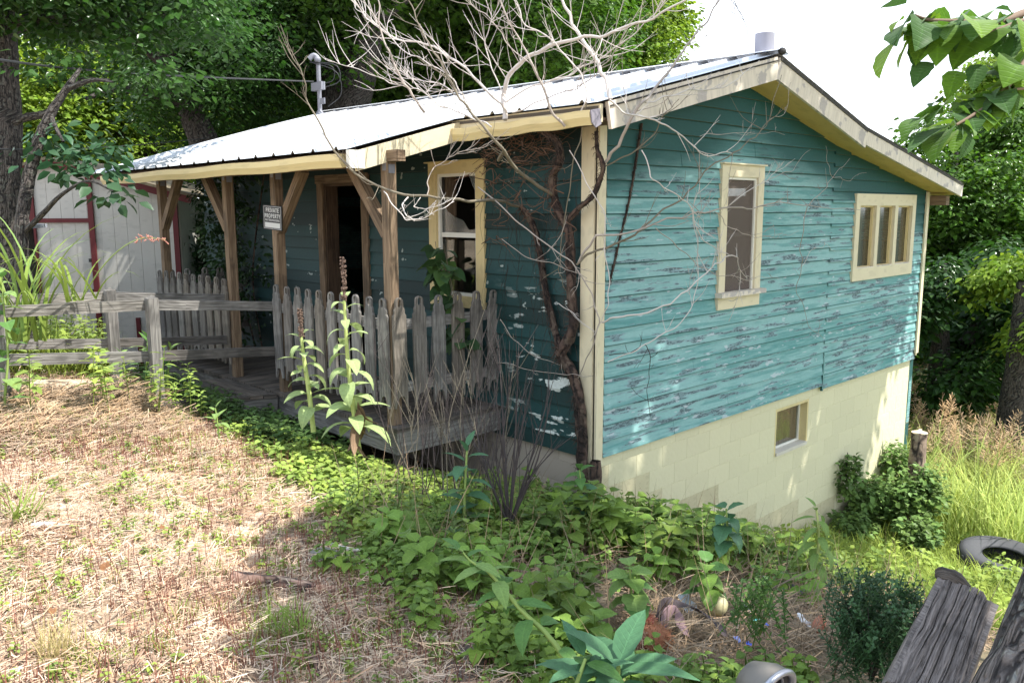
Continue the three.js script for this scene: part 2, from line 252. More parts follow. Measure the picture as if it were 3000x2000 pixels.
// clapboard: wedge along a wall; a and b are distances along it
function clap(plane, a, b, y0, dy = 0, h = LAP + 0.012) {
  const q = R0() * 0.006 - 0.003, t0 = 0.029 + q * 0.7, t1 = 0.005, ys = [y0 + q + dy, y0 + q + dy, y0 + h + dy, y0 + h + dy], off = [-0.002, t0, t1, -0.002], pos = [], uv = [], idx = [], n = 5;
  const put = (s, k, sag, lip) => { const y = ys[k] + (k < 2 ? sag : 0); if (plane === 'g') { pos.push(s, y, off[k]); uv.push(s / 7.2, lip ? 0.994 : Math.max(0, y) / 3.6); } else { pos.push(-off[k], y, -s); uv.push(s / 7.3, lip ? 0.994 : Math.max(0, y) / 3.2); } };
  const face = (k, l, lip) => { const o = pos.length / 3; for (let i = 0; i <= n; i++) { const s = a + (b - a) * i / n, sag = 0.004 * (vn(s * 2 + y0 * 31, y0 * 7 + 40) - 0.5); put(s, k, sag, lip); put(s, l, sag, lip); } for (let i = 0; i < n; i++) { const c = o + i * 2; idx.push(c, c + 1, c + 2, c + 1, c + 3, c + 2); } };
  face(1, 2); face(0, 1, true); face(2, 3);
  for (const s of [a, b]) { const o = pos.length / 3; for (const k of [0, 1, 2, 3]) put(s, k, 0); idx.push(o, o + 1, o + 2, o, o + 2, o + 3); }
  return raw(pos, idx, uv);
}
const cut = (spans, holes) => { for (const [a, b] of holes) { const out = []; for (const [s, e] of spans) { if (b <= s || a >= e) { out.push([s, e]); continue; } if (a > s) out.push([s, a]); if (b < e) out.push([b, e]); } spans = out; } return spans.filter(([s, e]) => e - s > 0.02); };
// openings: [a, b, y0, y1] in wall distance
const W1 = [1.777, 2.565, 1.115, 2.512], W2 = [4.777, 6.665, 1.209, 2.27], WB = [3.159, 3.946, -0.666, -0.1235], WF = [1.322, 2.132, 1.16, 2.537], DR = [3.19, 4.20, 0.28, 2.485];
{
  const sideWall = part('gable_siding'), frontWall = part('front_siding');
  for (let r = 0; r < 25; r++) {
    const y0 = r * LAP, ym = y0 + LAP * 0.6;
    let x0 = 0.09, x1 = GW - 0.075;
    const lo = (y) => y < 2.78 ? 0.09 : 2.15 - (3.266 - y) / 0.2255, hi = (y) => y < 2.30 ? GW - 0.075 : y > 2.786 ? 2.15 + (3.266 - y) / 0.233 : 4.21 + (2.786 - y) / 0.1653;
    x0 = lo(y0) - (y0 > 2.7 ? 0.15 : 0); x1 = Math.min(GW - 0.075, hi(y0) + 0.1); if (ym > 3.25) break;
    const holes = [W1, W2].filter((w) => y0 > w[2] - 0.01 && y0 + LAP < w[3] + 0.01).map((w) => [w[0] + 0.01, w[1] - 0.01]);
    const cuts = x1 > 4.2 ? [[x0, Math.min(4.178, x1)], [4.186, x1]] : [[x0, x1]];
    for (const [k, seg] of cuts.entries()) for (const [a, b] of cut([seg], holes)) {
      const joints = b - a > 2.6 ? [a + (b - a) * (0.25 + 0.5 * R0())] : [], ends = [a, ...joints, b];
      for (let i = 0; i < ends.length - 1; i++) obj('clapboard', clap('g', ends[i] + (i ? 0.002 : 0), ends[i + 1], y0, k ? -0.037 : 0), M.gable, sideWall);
    }
  }
  obj('corner_strip', box(0.022, 0.42, 0.03, 4.182, 0.15, 0.016), M.gable, sideWall);
  for (let r = 0; r < 20; r++) {
    const y0 = r * LAP; if (y0 > 2.72) break;
    const holes = [WF, DR].filter((w) => y0 > w[2] - 0.14 * (w === DR) - 0.01 && y0 + LAP < w[3] + 0.01).map((w) => [w[0] + 0.01, w[1] - 0.01]);
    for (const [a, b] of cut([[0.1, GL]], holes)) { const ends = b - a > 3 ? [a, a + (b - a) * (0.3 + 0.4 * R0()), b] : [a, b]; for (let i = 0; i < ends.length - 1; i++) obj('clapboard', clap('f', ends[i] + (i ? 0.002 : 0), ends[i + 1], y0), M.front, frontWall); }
  }
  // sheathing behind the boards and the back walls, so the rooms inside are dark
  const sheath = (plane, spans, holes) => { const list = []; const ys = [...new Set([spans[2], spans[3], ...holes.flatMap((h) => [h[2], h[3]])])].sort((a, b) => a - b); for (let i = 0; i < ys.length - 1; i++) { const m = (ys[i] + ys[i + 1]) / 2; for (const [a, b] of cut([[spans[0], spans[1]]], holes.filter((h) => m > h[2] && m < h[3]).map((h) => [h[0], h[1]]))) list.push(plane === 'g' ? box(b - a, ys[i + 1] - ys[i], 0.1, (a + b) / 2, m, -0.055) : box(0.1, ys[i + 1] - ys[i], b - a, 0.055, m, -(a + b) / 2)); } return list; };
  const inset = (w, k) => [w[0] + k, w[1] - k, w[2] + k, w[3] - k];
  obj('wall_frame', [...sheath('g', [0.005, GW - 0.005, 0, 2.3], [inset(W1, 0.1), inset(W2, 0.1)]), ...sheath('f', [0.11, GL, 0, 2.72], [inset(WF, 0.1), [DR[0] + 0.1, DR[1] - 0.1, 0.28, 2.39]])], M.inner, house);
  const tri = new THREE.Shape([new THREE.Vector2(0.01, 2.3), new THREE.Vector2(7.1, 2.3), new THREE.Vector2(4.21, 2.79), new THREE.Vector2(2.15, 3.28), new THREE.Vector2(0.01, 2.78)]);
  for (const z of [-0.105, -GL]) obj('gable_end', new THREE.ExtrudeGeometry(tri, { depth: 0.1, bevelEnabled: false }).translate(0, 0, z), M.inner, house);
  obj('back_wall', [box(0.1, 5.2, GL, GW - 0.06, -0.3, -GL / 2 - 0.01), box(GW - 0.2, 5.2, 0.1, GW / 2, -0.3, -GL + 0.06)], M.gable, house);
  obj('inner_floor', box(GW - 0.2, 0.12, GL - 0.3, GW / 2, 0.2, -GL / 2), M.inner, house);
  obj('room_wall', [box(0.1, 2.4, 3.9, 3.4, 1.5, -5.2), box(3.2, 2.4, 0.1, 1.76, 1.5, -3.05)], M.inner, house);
}
// corner boards: two planks meeting, not quite closed
obj('corner_board', box(0.022, 2.78, 0.135, -0.033, 1.36, -0.068), M.cream, house);
obj('corner_board', box(0.088, 2.785, 0.022, 0.012, 1.357, 0.033), M.cream, house);
obj('corner_board', box(0.09, 2.27, 0.024, GW - 0.045, 1.18, 0.036), M.cream, house);
obj('corner_board', box(0.022, 2.3, 0.09, GW + 0.012, 1.15, -0.03), M.cream, house);

// ---------- block foundation ----------
{
  const f = part('block_foundation');
  const tones = [0.97, 0.985, 1, 1.015, 1.025].map((k) => std([0.64 * k, 0.59 * k, 0.395 * k], 0.75, { bumpMap: texture(128, 128, (u, v) => [fbm(u * 16, v * 16, 3, 16, 16, 200)], false), bumpScale: 0.003 }));
  const stained = [0.86, 0.92, 0.97].map((k) => std([0.6 * k, 0.54 * k, 0.36 * k], 0.85, { map: streak }));
  const dirty = [0.9, 1, 1.05].map((k) => std([0.44 * k, 0.375 * k, 0.31 * k], 0.9));
  const cache = new Map(), B = (w, h) => { const k = w.toFixed(3) + h.toFixed(3); if (!cache.has(k)) cache.set(k, bevelBlock(w, h)); return cache.get(k); };
  function bevelBlock(w, h) { const e = 0.0018, x = w / 2 - 0.0008, y = h / 2 - 0.0008, pos = [], idx = []; const ring = (a, b, z) => pos.push(-a, -b, z, a, -b, z, a, b, z, -a, b, z); ring(x, y, -0.1); ring(x, y, -e); ring(x - e, y - e, 0); for (const o of [0, 4]) for (let i = 0; i < 4; i++) { const j = (i + 1) % 4; idx.push(o + i, o + j, o + 4 + j, o + i, o + 4 + j, o + 4 + i); } idx.push(8, 9, 10, 8, 10, 11); return raw(pos, idx, pos.flatMap((_, i) => i % 3 === 0 ? [pos[i] * 2, pos[i + 1] * 2] : [])); }
  const place = (a, b, y0, y1, m, side) => { if (b - a < 0.02 || y1 - y0 < 0.02) return; const o = obj('block', B(b - a, y1 - y0), m, f); if (side) { o.rotation.y = -Math.PI / 2; o.position.set(0.02, (y0 + y1) / 2, -(a + b) / 2); } else o.position.set((a + b) / 2, (y0 + y1) / 2, -0.02); };
  const top = -0.103;   // the course under the boards is partly covered
  for (let r = 0; r < 13; r++) {
    const y1 = r === 0 ? 0.04 : top - (r - 1) * 0.2032, y0 = top - r * 0.2032, off = r % 2 ? 0.2 : 0;
    for (let x = 0.02 - off; x < GW - 0.02; x += 0.4) {
      const a = Math.max(0.02, x), b = Math.min(GW - 0.02, x + 0.4);
      if (y1 < ground(a, 0) - 0.15) continue;
      const hit = y0 < WB[3] - 0.01 && y1 > WB[2] + 0.01;
      for (const [p, q] of hit ? cut([[a, b]], [[WB[0], WB[1]]]) : [[a, b]]) place(p, q, y0, y1, y0 < ground((p + q) / 2, 0) + 0.16 + 0.25 * R0() ? stained[Math.floor(R0() * 3)] : tones[Math.floor(R0() * 5)]);
      if (hit && a < WB[1] && b > WB[0]) { const p = Math.max(a, WB[0]), q = Math.min(b, WB[1]); if (y1 > WB[3] + 0.02) place(p, q, WB[3], y1, tones[1]); if (y0 < WB[2] - 0.02) place(p, q, y0, WB[2], tones[1]); }
    }
    if (r < 6) for (let z = 0.42 - off - 0.4; z < 2.4; z += 0.4) { const a = Math.max(0.022, z), b = z + 0.4; if (y1 > ground(0, -a) - 0.2 && b > 0.03) place(a, b, y0, y1, dirty[Math.floor(R0() * 3)], true); }
  }
  const mort = (x, w, y, h) => box(w, h, 0.08, x, y, -0.0635);
  obj('mortar', [mort(WB[0] / 2 + 0.005, WB[0] - 0.03, -1.35, 2.8), mort((WB[1] + GW) / 2, GW - WB[1] - 0.05, -1.35, 2.8), mort((WB[0] + WB[1]) / 2, WB[1] - WB[0] + 0.02, -1.72, 2.06), mort((WB[0] + WB[1]) / 2, WB[1] - WB[0] + 0.02, -0.04, 0.15), box(0.08, 2.6, GL - 0.1, 0.066, -1.32, -GL / 2 - 0.06)], std([0.6, 0.52, 0.29], 0.9), f);
}

// ---------- windows and door ----------
function frameBars(plane, w, wid, thick, out, top = wid, bottom = wid) { // four trim boards round an opening, butted
  const [a, b, y0, y1] = w, c = (s0, s1, ya, yb) => plane === 'g' ? box(s1 - s0, yb - ya, thick, (s0 + s1) / 2, (ya + yb) / 2, out) : box(thick, yb - ya, s1 - s0, -out, (ya + yb) / 2, -(s0 + s1) / 2);
  return [c(a, b, y1 - top, y1), c(a, b, y0, y0 + bottom), c(a, a + wid, y0 + bottom, y1 - top), c(b - wid, b, y0 + bottom, y1 - top)];
}
{
  // tall narrow window on the gable
  const w = part('window'); frameBars('g', W1, 0.112, 0.04, 0.026, 0.115, 0.135).forEach((g) => obj('trim', g, M.cream, w));
  obj('sill', box(0.84, 0.045, 0.09, (W1[0] + W1[1]) / 2, 1.262, 0.062), M.flaky, w); obj('drip_cap', box(0.81, 0.014, 0.07, (W1[0] + W1[1]) / 2, W1[3] + 0.008, 0.036), M.cream, w);
  const i = [W1[0] + 0.112, W1[1] - 0.112, 1.25, W1[3] - 0.115];
  obj('sash', [...frameBars('g', i, 0.026, 0.035, 0.006), box(0.5, 0.035, 0.03, 2.171, 1.84, -0.02)], M.vinyl, w);
  obj('insect_screen', box(0.52, 1.10, 0.003, 2.171, 1.825, 0.004), M.screen, w);
  obj('pane', [box(0.52, 0.52, 0.004, 2.171, 2.12, -0.03), box(0.52, 0.53, 0.004, 2.171, 1.55, -0.045)], M.glass, w);
  obj('shelf', [box(0.55, 0.03, 0.25, 2.1, 2.11, -0.5), box(0.55, 0.04, 0.25, 2.1, 1.52, -0.5), box(0.34, 0.16, 0.12, 2.0, 1.64, -0.45)], M.vinyl, w);
  obj('blind', box(0.5, 0.5, 0.01, 2.17, 2.3, -0.3), std([0.3, 0.25, 0.2], 0.9), w);
}
{
  // three-light window
  const w = part('window'); frameBars('g', W2, 0.115, 0.04, 0.026, 0.145, 0.15).forEach((g) => obj('trim', g, M.cream, w));
  const y0 = W2[2] + 0.15, y1 = W2[3] - 0.145, a = W2[0] + 0.115, b = W2[1] - 0.115, m = (b - a - 2 * 0.1) / 3;
  for (let k = 0; k < 3; k++) {
    const s = a + k * (m + 0.1), e = s + m;
    if (k < 2) obj('mullion', box(0.1, y1 - y0, 0.04, e + 0.05, (y0 + y1) / 2, 0.024), M.cream, w);
    obj('sash', [...frameBars('g', [s, e, y0, y1], 0.02, 0.03, -0.012).map((g) => g)], M.trimYellow, w);
    obj('pane', box(m - 0.02, y1 - y0 - 0.02, 0.004, (s + e) / 2, (y0 + y1) / 2, -0.03), M.glass, w);
    obj('sill', box(m, 0.012, 0.04, (s + e) / 2, y0 + 0.006, 0.025), M.flaky, w);
    obj('grey_panel', box(m * 0.5, y1 - y0 + 0.1, 0.012, s + m * 1.05, (y0 + y1) / 2, -0.2), std([0.085, 0.09, 0.072], 0.95), w);  // grey panel added behind the glass for the dull tone of each pane
  }
}
{
  // basement window: recessed board behind glass
  const w = part('window'), [a, b, y0, y1] = WB, cx = (a + b) / 2, cy = (y0 + y1) / 2;
  obj('jamb', [box(0.03, y1 - y0, 0.13, a + 0.015, cy, -0.085), box(0.03, y1 - y0, 0.13, b - 0.015, cy, -0.085), box(b - a - 0.06, 0.03, 0.13, cx, y1 - 0.015, -0.085)], M.yellow, w);
  obj('sill', box(b - a - 0.06, 0.035, 0.15, cx, y0 + 0.018, -0.075), std([0.6, 0.56, 0.5], 0.8, { map: streak }), w);
  obj('sash', frameBars('g', [a + 0.03, b - 0.03, y0 + 0.036, y1 - 0.03], 0.022, 0.02, -0.12), M.vinyl, w);
  obj('board', box(b - a - 0.1, y1 - y0 - 0.1, 0.01, cx, cy, -0.15), std([0.21, 0.13, 0.085], 0.9, { map: (() => { const t = texture(256, 128, (u, v) => { const k = 0.55 + 0.6 * fbm(u * 24, v * 3, 3, 24, 3, 211) - 0.15 * sst(0.02, 0, Math.abs(mod(u * 6, 1) - 0.5) - 0.46); return [k, k * 0.97, k * 0.94]; }); return t; })() }), w);
  obj('pane', box(b - a - 0.1, y1 - y0 - 0.1, 0.004, cx, cy, -0.125), M.glass, w);
}
{
  // front window, its upper pane broken
  const w = part('window'); frameBars('f', WF, 0.115, 0.03, 0.024, 0.105, 0.11).forEach((g) => obj('trim', g, M.trimYellow, w));
  obj('drip_cap', box(0.05, 0.012, 0.86, -0.045, WF[3] + 0.006, -1.73), M.trimYellow, w);
  const i = [WF[0] + 0.115, WF[1] - 0.115, 1.27, WF[3] - 0.105];
  obj('sash', [...frameBars('f', i, 0.03, 0.03, 0.0), box(0.03, 0.045, 0.5, 0.01, 1.85, -1.727)], M.vinyl, w);
  obj('pane', box(0.004, 0.5, 0.54, 0.03, 1.55, -1.727), M.glass, w);
  const sh = (pts) => { const g = new THREE.ExtrudeGeometry(new THREE.Shape(pts.map(([s, y]) => new THREE.Vector2(s, y))), { depth: 0.004, bevelEnabled: false }); return g.rotateY(Math.PI / 2).translate(0.018, 0, 0); };
  const shard = new THREE.MeshPhysicalMaterial({ color: lin(0.75, 0.77, 0.75), transmission: 0.93, roughness: 0.12, thickness: 0 });
  obj('broken_pane', [sh([[1.98, 1.87], [1.46, 1.87], [1.50, 1.91], [1.6, 1.9], [1.68, 1.99], [1.8, 2.02], [1.92, 2.08], [1.98, 2.2]]), sh([[1.45, 2.05], [1.45, 2.42], [1.60, 2.42], [1.50, 2.25]])], shard, w);
  obj('inner_jamb', box(0.12, 1.2, 0.03, 0.12, 1.85, -1.98), M.brown, w);
}
{
  const d = part('door_frame'), [a, b, y0, y1] = DR;
  obj('jamb_trim', box(0.028, y1 - 0.095 - y0, 0.115, -0.03, (y0 + y1 - 0.095) / 2, -a - 0.058), M.post, d); obj('jamb_trim', box(0.028, y1 - 0.095 - y0, 0.115, -0.03, (y0 + y1 - 0.095) / 2, -b + 0.058), M.brown, d);
  obj('header_trim', box(0.03, 0.095, b - a + 0.05, -0.031, y1 - 0.0475, -(a + b) / 2), M.brown, d);
  obj('inner_jamb', [box(0.16, 2.1, 0.03, 0.07, 1.33, -a - 0.13), box(0.16, 2.1, 0.03, 0.07, 1.33, -b + 0.13), box(0.16, 0.03, 0.74, 0.07, 2.375, -(a + b) / 2)], M.brownDark, d);
  obj('threshold', box(0.2, 0.03, 0.8, 0.03, 0.297, -(a + b) / 2), M.greyDark, d);
}

// ---------- roof ----------
function sheet(profile, z0, z1, first) { // ribbed metal, ribs run down the slope
  const zs = [], n = Math.round((z0 - z1) / 0.328); for (let i = 0; i < n; i++) { const c = z0 - i * 0.328; zs.push([c - (i || !first ? 0 : 0.0), 0], [c - 0.125, 0], [c - 0.145, 0.026], [c - 0.165, 0.026], [c - 0.185, 0]); } zs.push([z1, 0]);
  const pos = [], uv = [], idx = [], m = zs.length; let L = 0;
  const P = []; profile.forEach((p, i) => { if (!i) { P.push(p); return; } const q = profile[i - 1]; for (let k = 1; k <= 4; k++) P.push([mix(q[0], p[0], k / 4), mix(q[1], p[1], k / 4)]); });
  P.forEach(([x, y], i) => { if (i) L += Math.hypot(x - P[i - 1][0], y - P[i - 1][1]); for (const [z, hh] of zs) { pos.push(x, y + hh + lift(x, z) + 0.006 * (vn(x * 1.5 + 20, z * 0.8 + 60) - 0.5), z); uv.push(z / 2, L / 2); } });
  for (let i = 0; i < P.length - 1; i++) for (let j = 0; j < m - 1; j++) { const a = i * m + j; idx.push(a, a + 1, a + m, a + 1, a + m + 1, a + m); }
  return smooth(pos, idx, uv);
}
const deckLine = (x) => x < -0.4 ? 2.56 + (x + 1.5) * 0.2727 : x < 2.18 ? 2.86 + (x + 0.4) * 0.252 : x < 4.21 ? 3.51 - (x - 2.18) * 0.2635 : 2.975 - (x - 4.21) * 0.1662;
{
  const f = part('front_roof'), b = part('back_roof');
  for (let k = 0; k < 8; k++) { const z0 = 0.36 - k * 0.984, z1 = Math.max(-7.55, z0 - 0.984); if (z0 - z1 < 0.1) continue; const porch = k >= 2; obj('roof_sheet', sheet(porch ? [[-1.54, 2.56], [-0.4, 2.871], [2.2, 3.526]] : [[-0.44, 2.862], [2.2, 3.526]], z0 + (k ? 0.01 : 0), z1), M.metal, f); }
  obj('roof_sheet', sheet([[-1.54, 2.56], [-0.42, 2.864]], -1.25, -1.61), M.metal, f);
  for (let k = 0; k < 8; k++) { const z0 = 0.36 - k * 0.984, z1 = Math.max(-7.55, z0 - 0.984); if (z0 - z1 > 0.1) obj('roof_sheet', sheet([[2.18, 3.52], [4.21, 2.985], [7.52, 2.435]], z0 + (k ? 0.01 : 0), z1), M.metal, b); }
  obj('ridge_end', new THREE.IcosahedronGeometry(0.045, 1).scale(1, 0.8, 0.8).translate(2.2, 3.54, 0.37), M.dark, house);
  obj('ridge_cap', [...[-1, 1].map((s) => raw([2.18, 3.562, 0.38, 2.18 + s * 0.15, 3.525, 0.38, 2.18, 3.674, -7.57, 2.18 + s * 0.15, 3.637, -7.57], [0, 1, 2, 1, 3, 2], [0, 0, 0.1, 0, 0, 4, 0.1, 4])), new THREE.IcosahedronGeometry(0.045, 1).scale(1, 0.8, 0.8).translate(2.2, 3.53, 0.36)].slice(0, 2), M.metal, house);
  // boards and rafters under the metal
  const under = (x0, x1, z0, z1, mat, name, par, drop = 0.03) => { const pos = [], idx = [], uv = []; for (const [x, dx] of [[x0, 0], [x1, 1]]) for (const [z, dz] of [[z0, 0], [z1, 1]]) for (const t of [drop, drop + 0.025]) { pos.push(x, deckLine(x) - t + lift(x, z), z); uv.push(dx * 1.3, z); } const q = (a, b, c, d) => idx.push(a, b, c, a, c, d); q(0, 2, 6, 4); q(1, 3, 7, 5); q(0, 1, 3, 2); q(4, 5, 7, 6); q(0, 1, 5, 4); q(2, 3, 7, 6); obj(name, raw(pos, idx, uv), mat, par); };
  for (let k = 0; k < 11; k++) { const z = -1.29 - k * 0.55; under(-1.44, -0.36, z, z - 0.545, M.brownDark, 'roof_deck', f); }
  under(-0.4, 2.18, 0.33, -7.5, M.inner, 'roof_deck', f, 0.02); under(2.18, 4.21, 0.33, -7.5, M.inner, 'roof_deck', b, 0.02); under(4.21, 7.48, 0.33, -7.5, M.inner, 'roof_deck', b, 0.02);
  for (let k = 0; k < 10; k++) obj('rafter', bar([-1.42, deckLine(-1.42) - 0.11, -1.35 - k * 0.6], [-0.02, deckLine(-0.02) - 0.12, -1.35 - k * 0.6], 0.04, 0.1), M.brownDark, f);
  // barge boards and soffit of the gable
  const board = (pts, h, z, t, mat, name) => { for (let i = 0; i < pts.length - 1; i++) { const [a, b2] = [pts[i], pts[i + 1]], g = box(Math.hypot(b2[0] - a[0], b2[1] - a[1]), h, t); obj(name, g.rotateZ(Math.atan2(b2[1] - a[1], b2[0] - a[0])).translate((a[0] + b2[0]) / 2, (a[1] + b2[1]) / 2 - h / 2, z), mat, house); } };
  board([[-0.30, 2.876], [2.165, 3.488]], 0.2, 0.345, 0.03, M.flaky, 'barge_board'); board([[2.165, 3.488], [4.21, 2.955]], 0.2, 0.345, 0.03, M.flaky, 'barge_board'); board([[4.212, 2.955], [7.46, 2.415]], 0.165, 0.346, 0.03, M.flaky, 'barge_board');
  board([[-0.3, 2.85], [2.15, 3.46]], 0.012, 0.365, 0.006, M.darkEdge, 'tar_paper'); board([[2.2, 3.49], [4.21, 2.962]], 0.03, 0.364, 0.008, M.darkEdge, 'tar_paper'); board([[4.21, 2.965], [7.44, 2.424]], 0.024, 0.364, 0.008, M.darkEdge, 'tar_paper');
  const sof = (x0, x1, f2) => { for (let x = x0; x < x1 - 0.01; x += 0.45) { const e = Math.min(x1, x + 0.447); const pos = []; for (const q of [x, e]) for (const z of [-0.04, 0.33]) for (const t of [0.018, 0.03]) pos.push(q, rake(q) + t, z); obj('soffit_board', raw(pos, [0, 1, 3, 0, 3, 2, 4, 5, 7, 4, 7, 6, 0, 2, 6, 0, 6, 4, 1, 3, 7, 1, 7, 5, 0, 1, 5, 0, 5, 4, 2, 3, 7, 2, 7, 6], pos.flatMap((_, i) => i % 3 ? [] : [pos[i], pos[i + 2]])), M.soffit, house); } };
  sof(-0.05, 2.15); sof(2.15, 4.21); sof(4.21, 7.4);
  for (let k = 0; k < 1; k++) obj('eave_soffit', box(0.36, 0.02, 1.5, -0.2, 2.752, -0.42), M.brownDark, house);
  obj('eave_block', box(0.13, 0.13, 0.26, GW + 0.1, 2.2, 0.12), M.brown, house);
  // barge board on the open end of the porch roof
  obj('barge_board', box(1.2, 0.15, 0.035, 0, 0, 0).rotateZ(Math.atan(0.2727)).translate(-0.9, deckLine(-0.9) - 0.10, -1.245), M.cream, house);
  obj('barge_board', box(0.14, 0.14, 0.05, -1.475, 2.483, -1.232), M.vinyl, house);
  obj('fascia', [box(0.03, 0.13, 1.75, -0.38, 2.79, -0.53)], M.cream, house); obj('fascia', box(0.03, 0.11, 5.6, -1.45, 2.475, -4.08), M.brown, house);
}
// gutters
function gutter(x, y, z0, z1, drop, stub) {
  const prof = [[0.10, 0.005], [0.10, -0.095], [0.03, -0.105], [0.018, -0.08], [0.002, -0.05], [0, 0], [0.012, 0.002], [0.014, -0.006]], pos = [], uv = [], idx = [], n = 24;
  for (let i = 0; i <= n; i++) { const z = mix(z0, z1, i / n), dy = drop * i / n + 0.006 * Math.sin(i * 0.9); prof.forEach(([a, b], k) => { pos.push(x + a, y + b + dy, z); uv.push(z * 0.5, k * 0.11); }); }
  for (let i = 0; i < n; i++) for (let k = 0; k < prof.length - 1; k++) { const a = i * 8 + k; idx.push(a, a + 1, a + 8, a + 1, a + 9, a + 8); }
  const g = [raw(pos, idx, uv)]; for (const e of [0, n]) { const p = []; prof.slice(0, 6).forEach((_, k) => p.push(...pos.slice((e * 8 + k) * 3, (e * 8 + k) * 3 + 3))); g.push(raw(p, [0, 1, 2, 0, 2, 3, 0, 3, 4, 0, 4, 5], p.flatMap((_, i) => i % 3 ? [] : [0, 0]))); }
  return g;
}
obj('gutter', gutter(-0.50, 2.80, 0.33, -1.36, -0.03), M.yellow, house); obj('gutter', gutter(-1.56, 2.525, -1.34, -6.78, -0.01), M.yellow, house);
{ const e = obj('gutter_end', new THREE.ExtrudeGeometry(new THREE.Shape([[0, 0], [0.1, 0.02], [0.12, -0.09], [0.06, -0.12], [0.02, -0.09]].map(([a, b]) => new THREE.Vector2(a, b))), { depth: 0.012, bevelEnabled: false }).translate(-0.5, 2.80, 0.335), std([0.24, 0.22, 0.26], 0.7), house); }
// flue and service mast
{ const c = obj('flue', [new THREE.CylinderGeometry(0.092, 0.092, 0.34, 28, 1, true).translate(2.30, 3.575, 0.13), new THREE.CylinderGeometry(0.087, 0.087, 0.33, 28, 1, true).translate(2.30, 3.575, 0.13), new THREE.RingGeometry(0.087, 0.092, 28).rotateX(-Math.PI / 2).translate(2.30, 3.745, 0.13)], std([0.30, 0.30, 0.36], 0.75), house);
  const m = part('service_mast'); m.position.set(1.98, 3.57, -7.35);
  obj('pipe', [new THREE.CylinderGeometry(0.034, 0.034, 0.82, 16).translate(0, 0.41, 0), new THREE.ConeGeometry(0.075, 0.14, 16).translate(0, 0.07, 0)], M.galv, m);
  obj('weather_head', [new THREE.SphereGeometry(0.055, 16, 10).scale(1, 0.9, 1).translate(-0.01, 0.84, 0), tube([[0, 0.86, 0], [-0.05, 0.9, -0.04], [-0.11, 0.84, -0.08]], 0.04, 6, 10)], M.galv, m);
  obj('bracket', [box(0.07, 0.12, 0.3, -0.03, 0.43, 0.02), box(0.02, 0.09, 0.12, -0.02, 0.2, 0.12)], M.galv, m);
  obj('drop_wire', [tube([[-0.1, 0.8, -0.08], [0.15, 0.72, 0.3], [0.16, 0.5, 0.34], [0, 0.4, 0.14]], 0.008, 12, 5), tube([[-0.1, 0.8, -0.08], [0.1, 0.6, 0.38], [0.2, 0.3, 0.3], [0.05, 0.12, 0.16]], 0.007, 12, 5), tube([[-0.08, 0.8, -0.1], [0.1, 0.7, 0.26], [0.12, 0.52, 0.22], [-0.03, 0.46, 0.1]], 0.007, 12, 5)], M.cable, m);
}

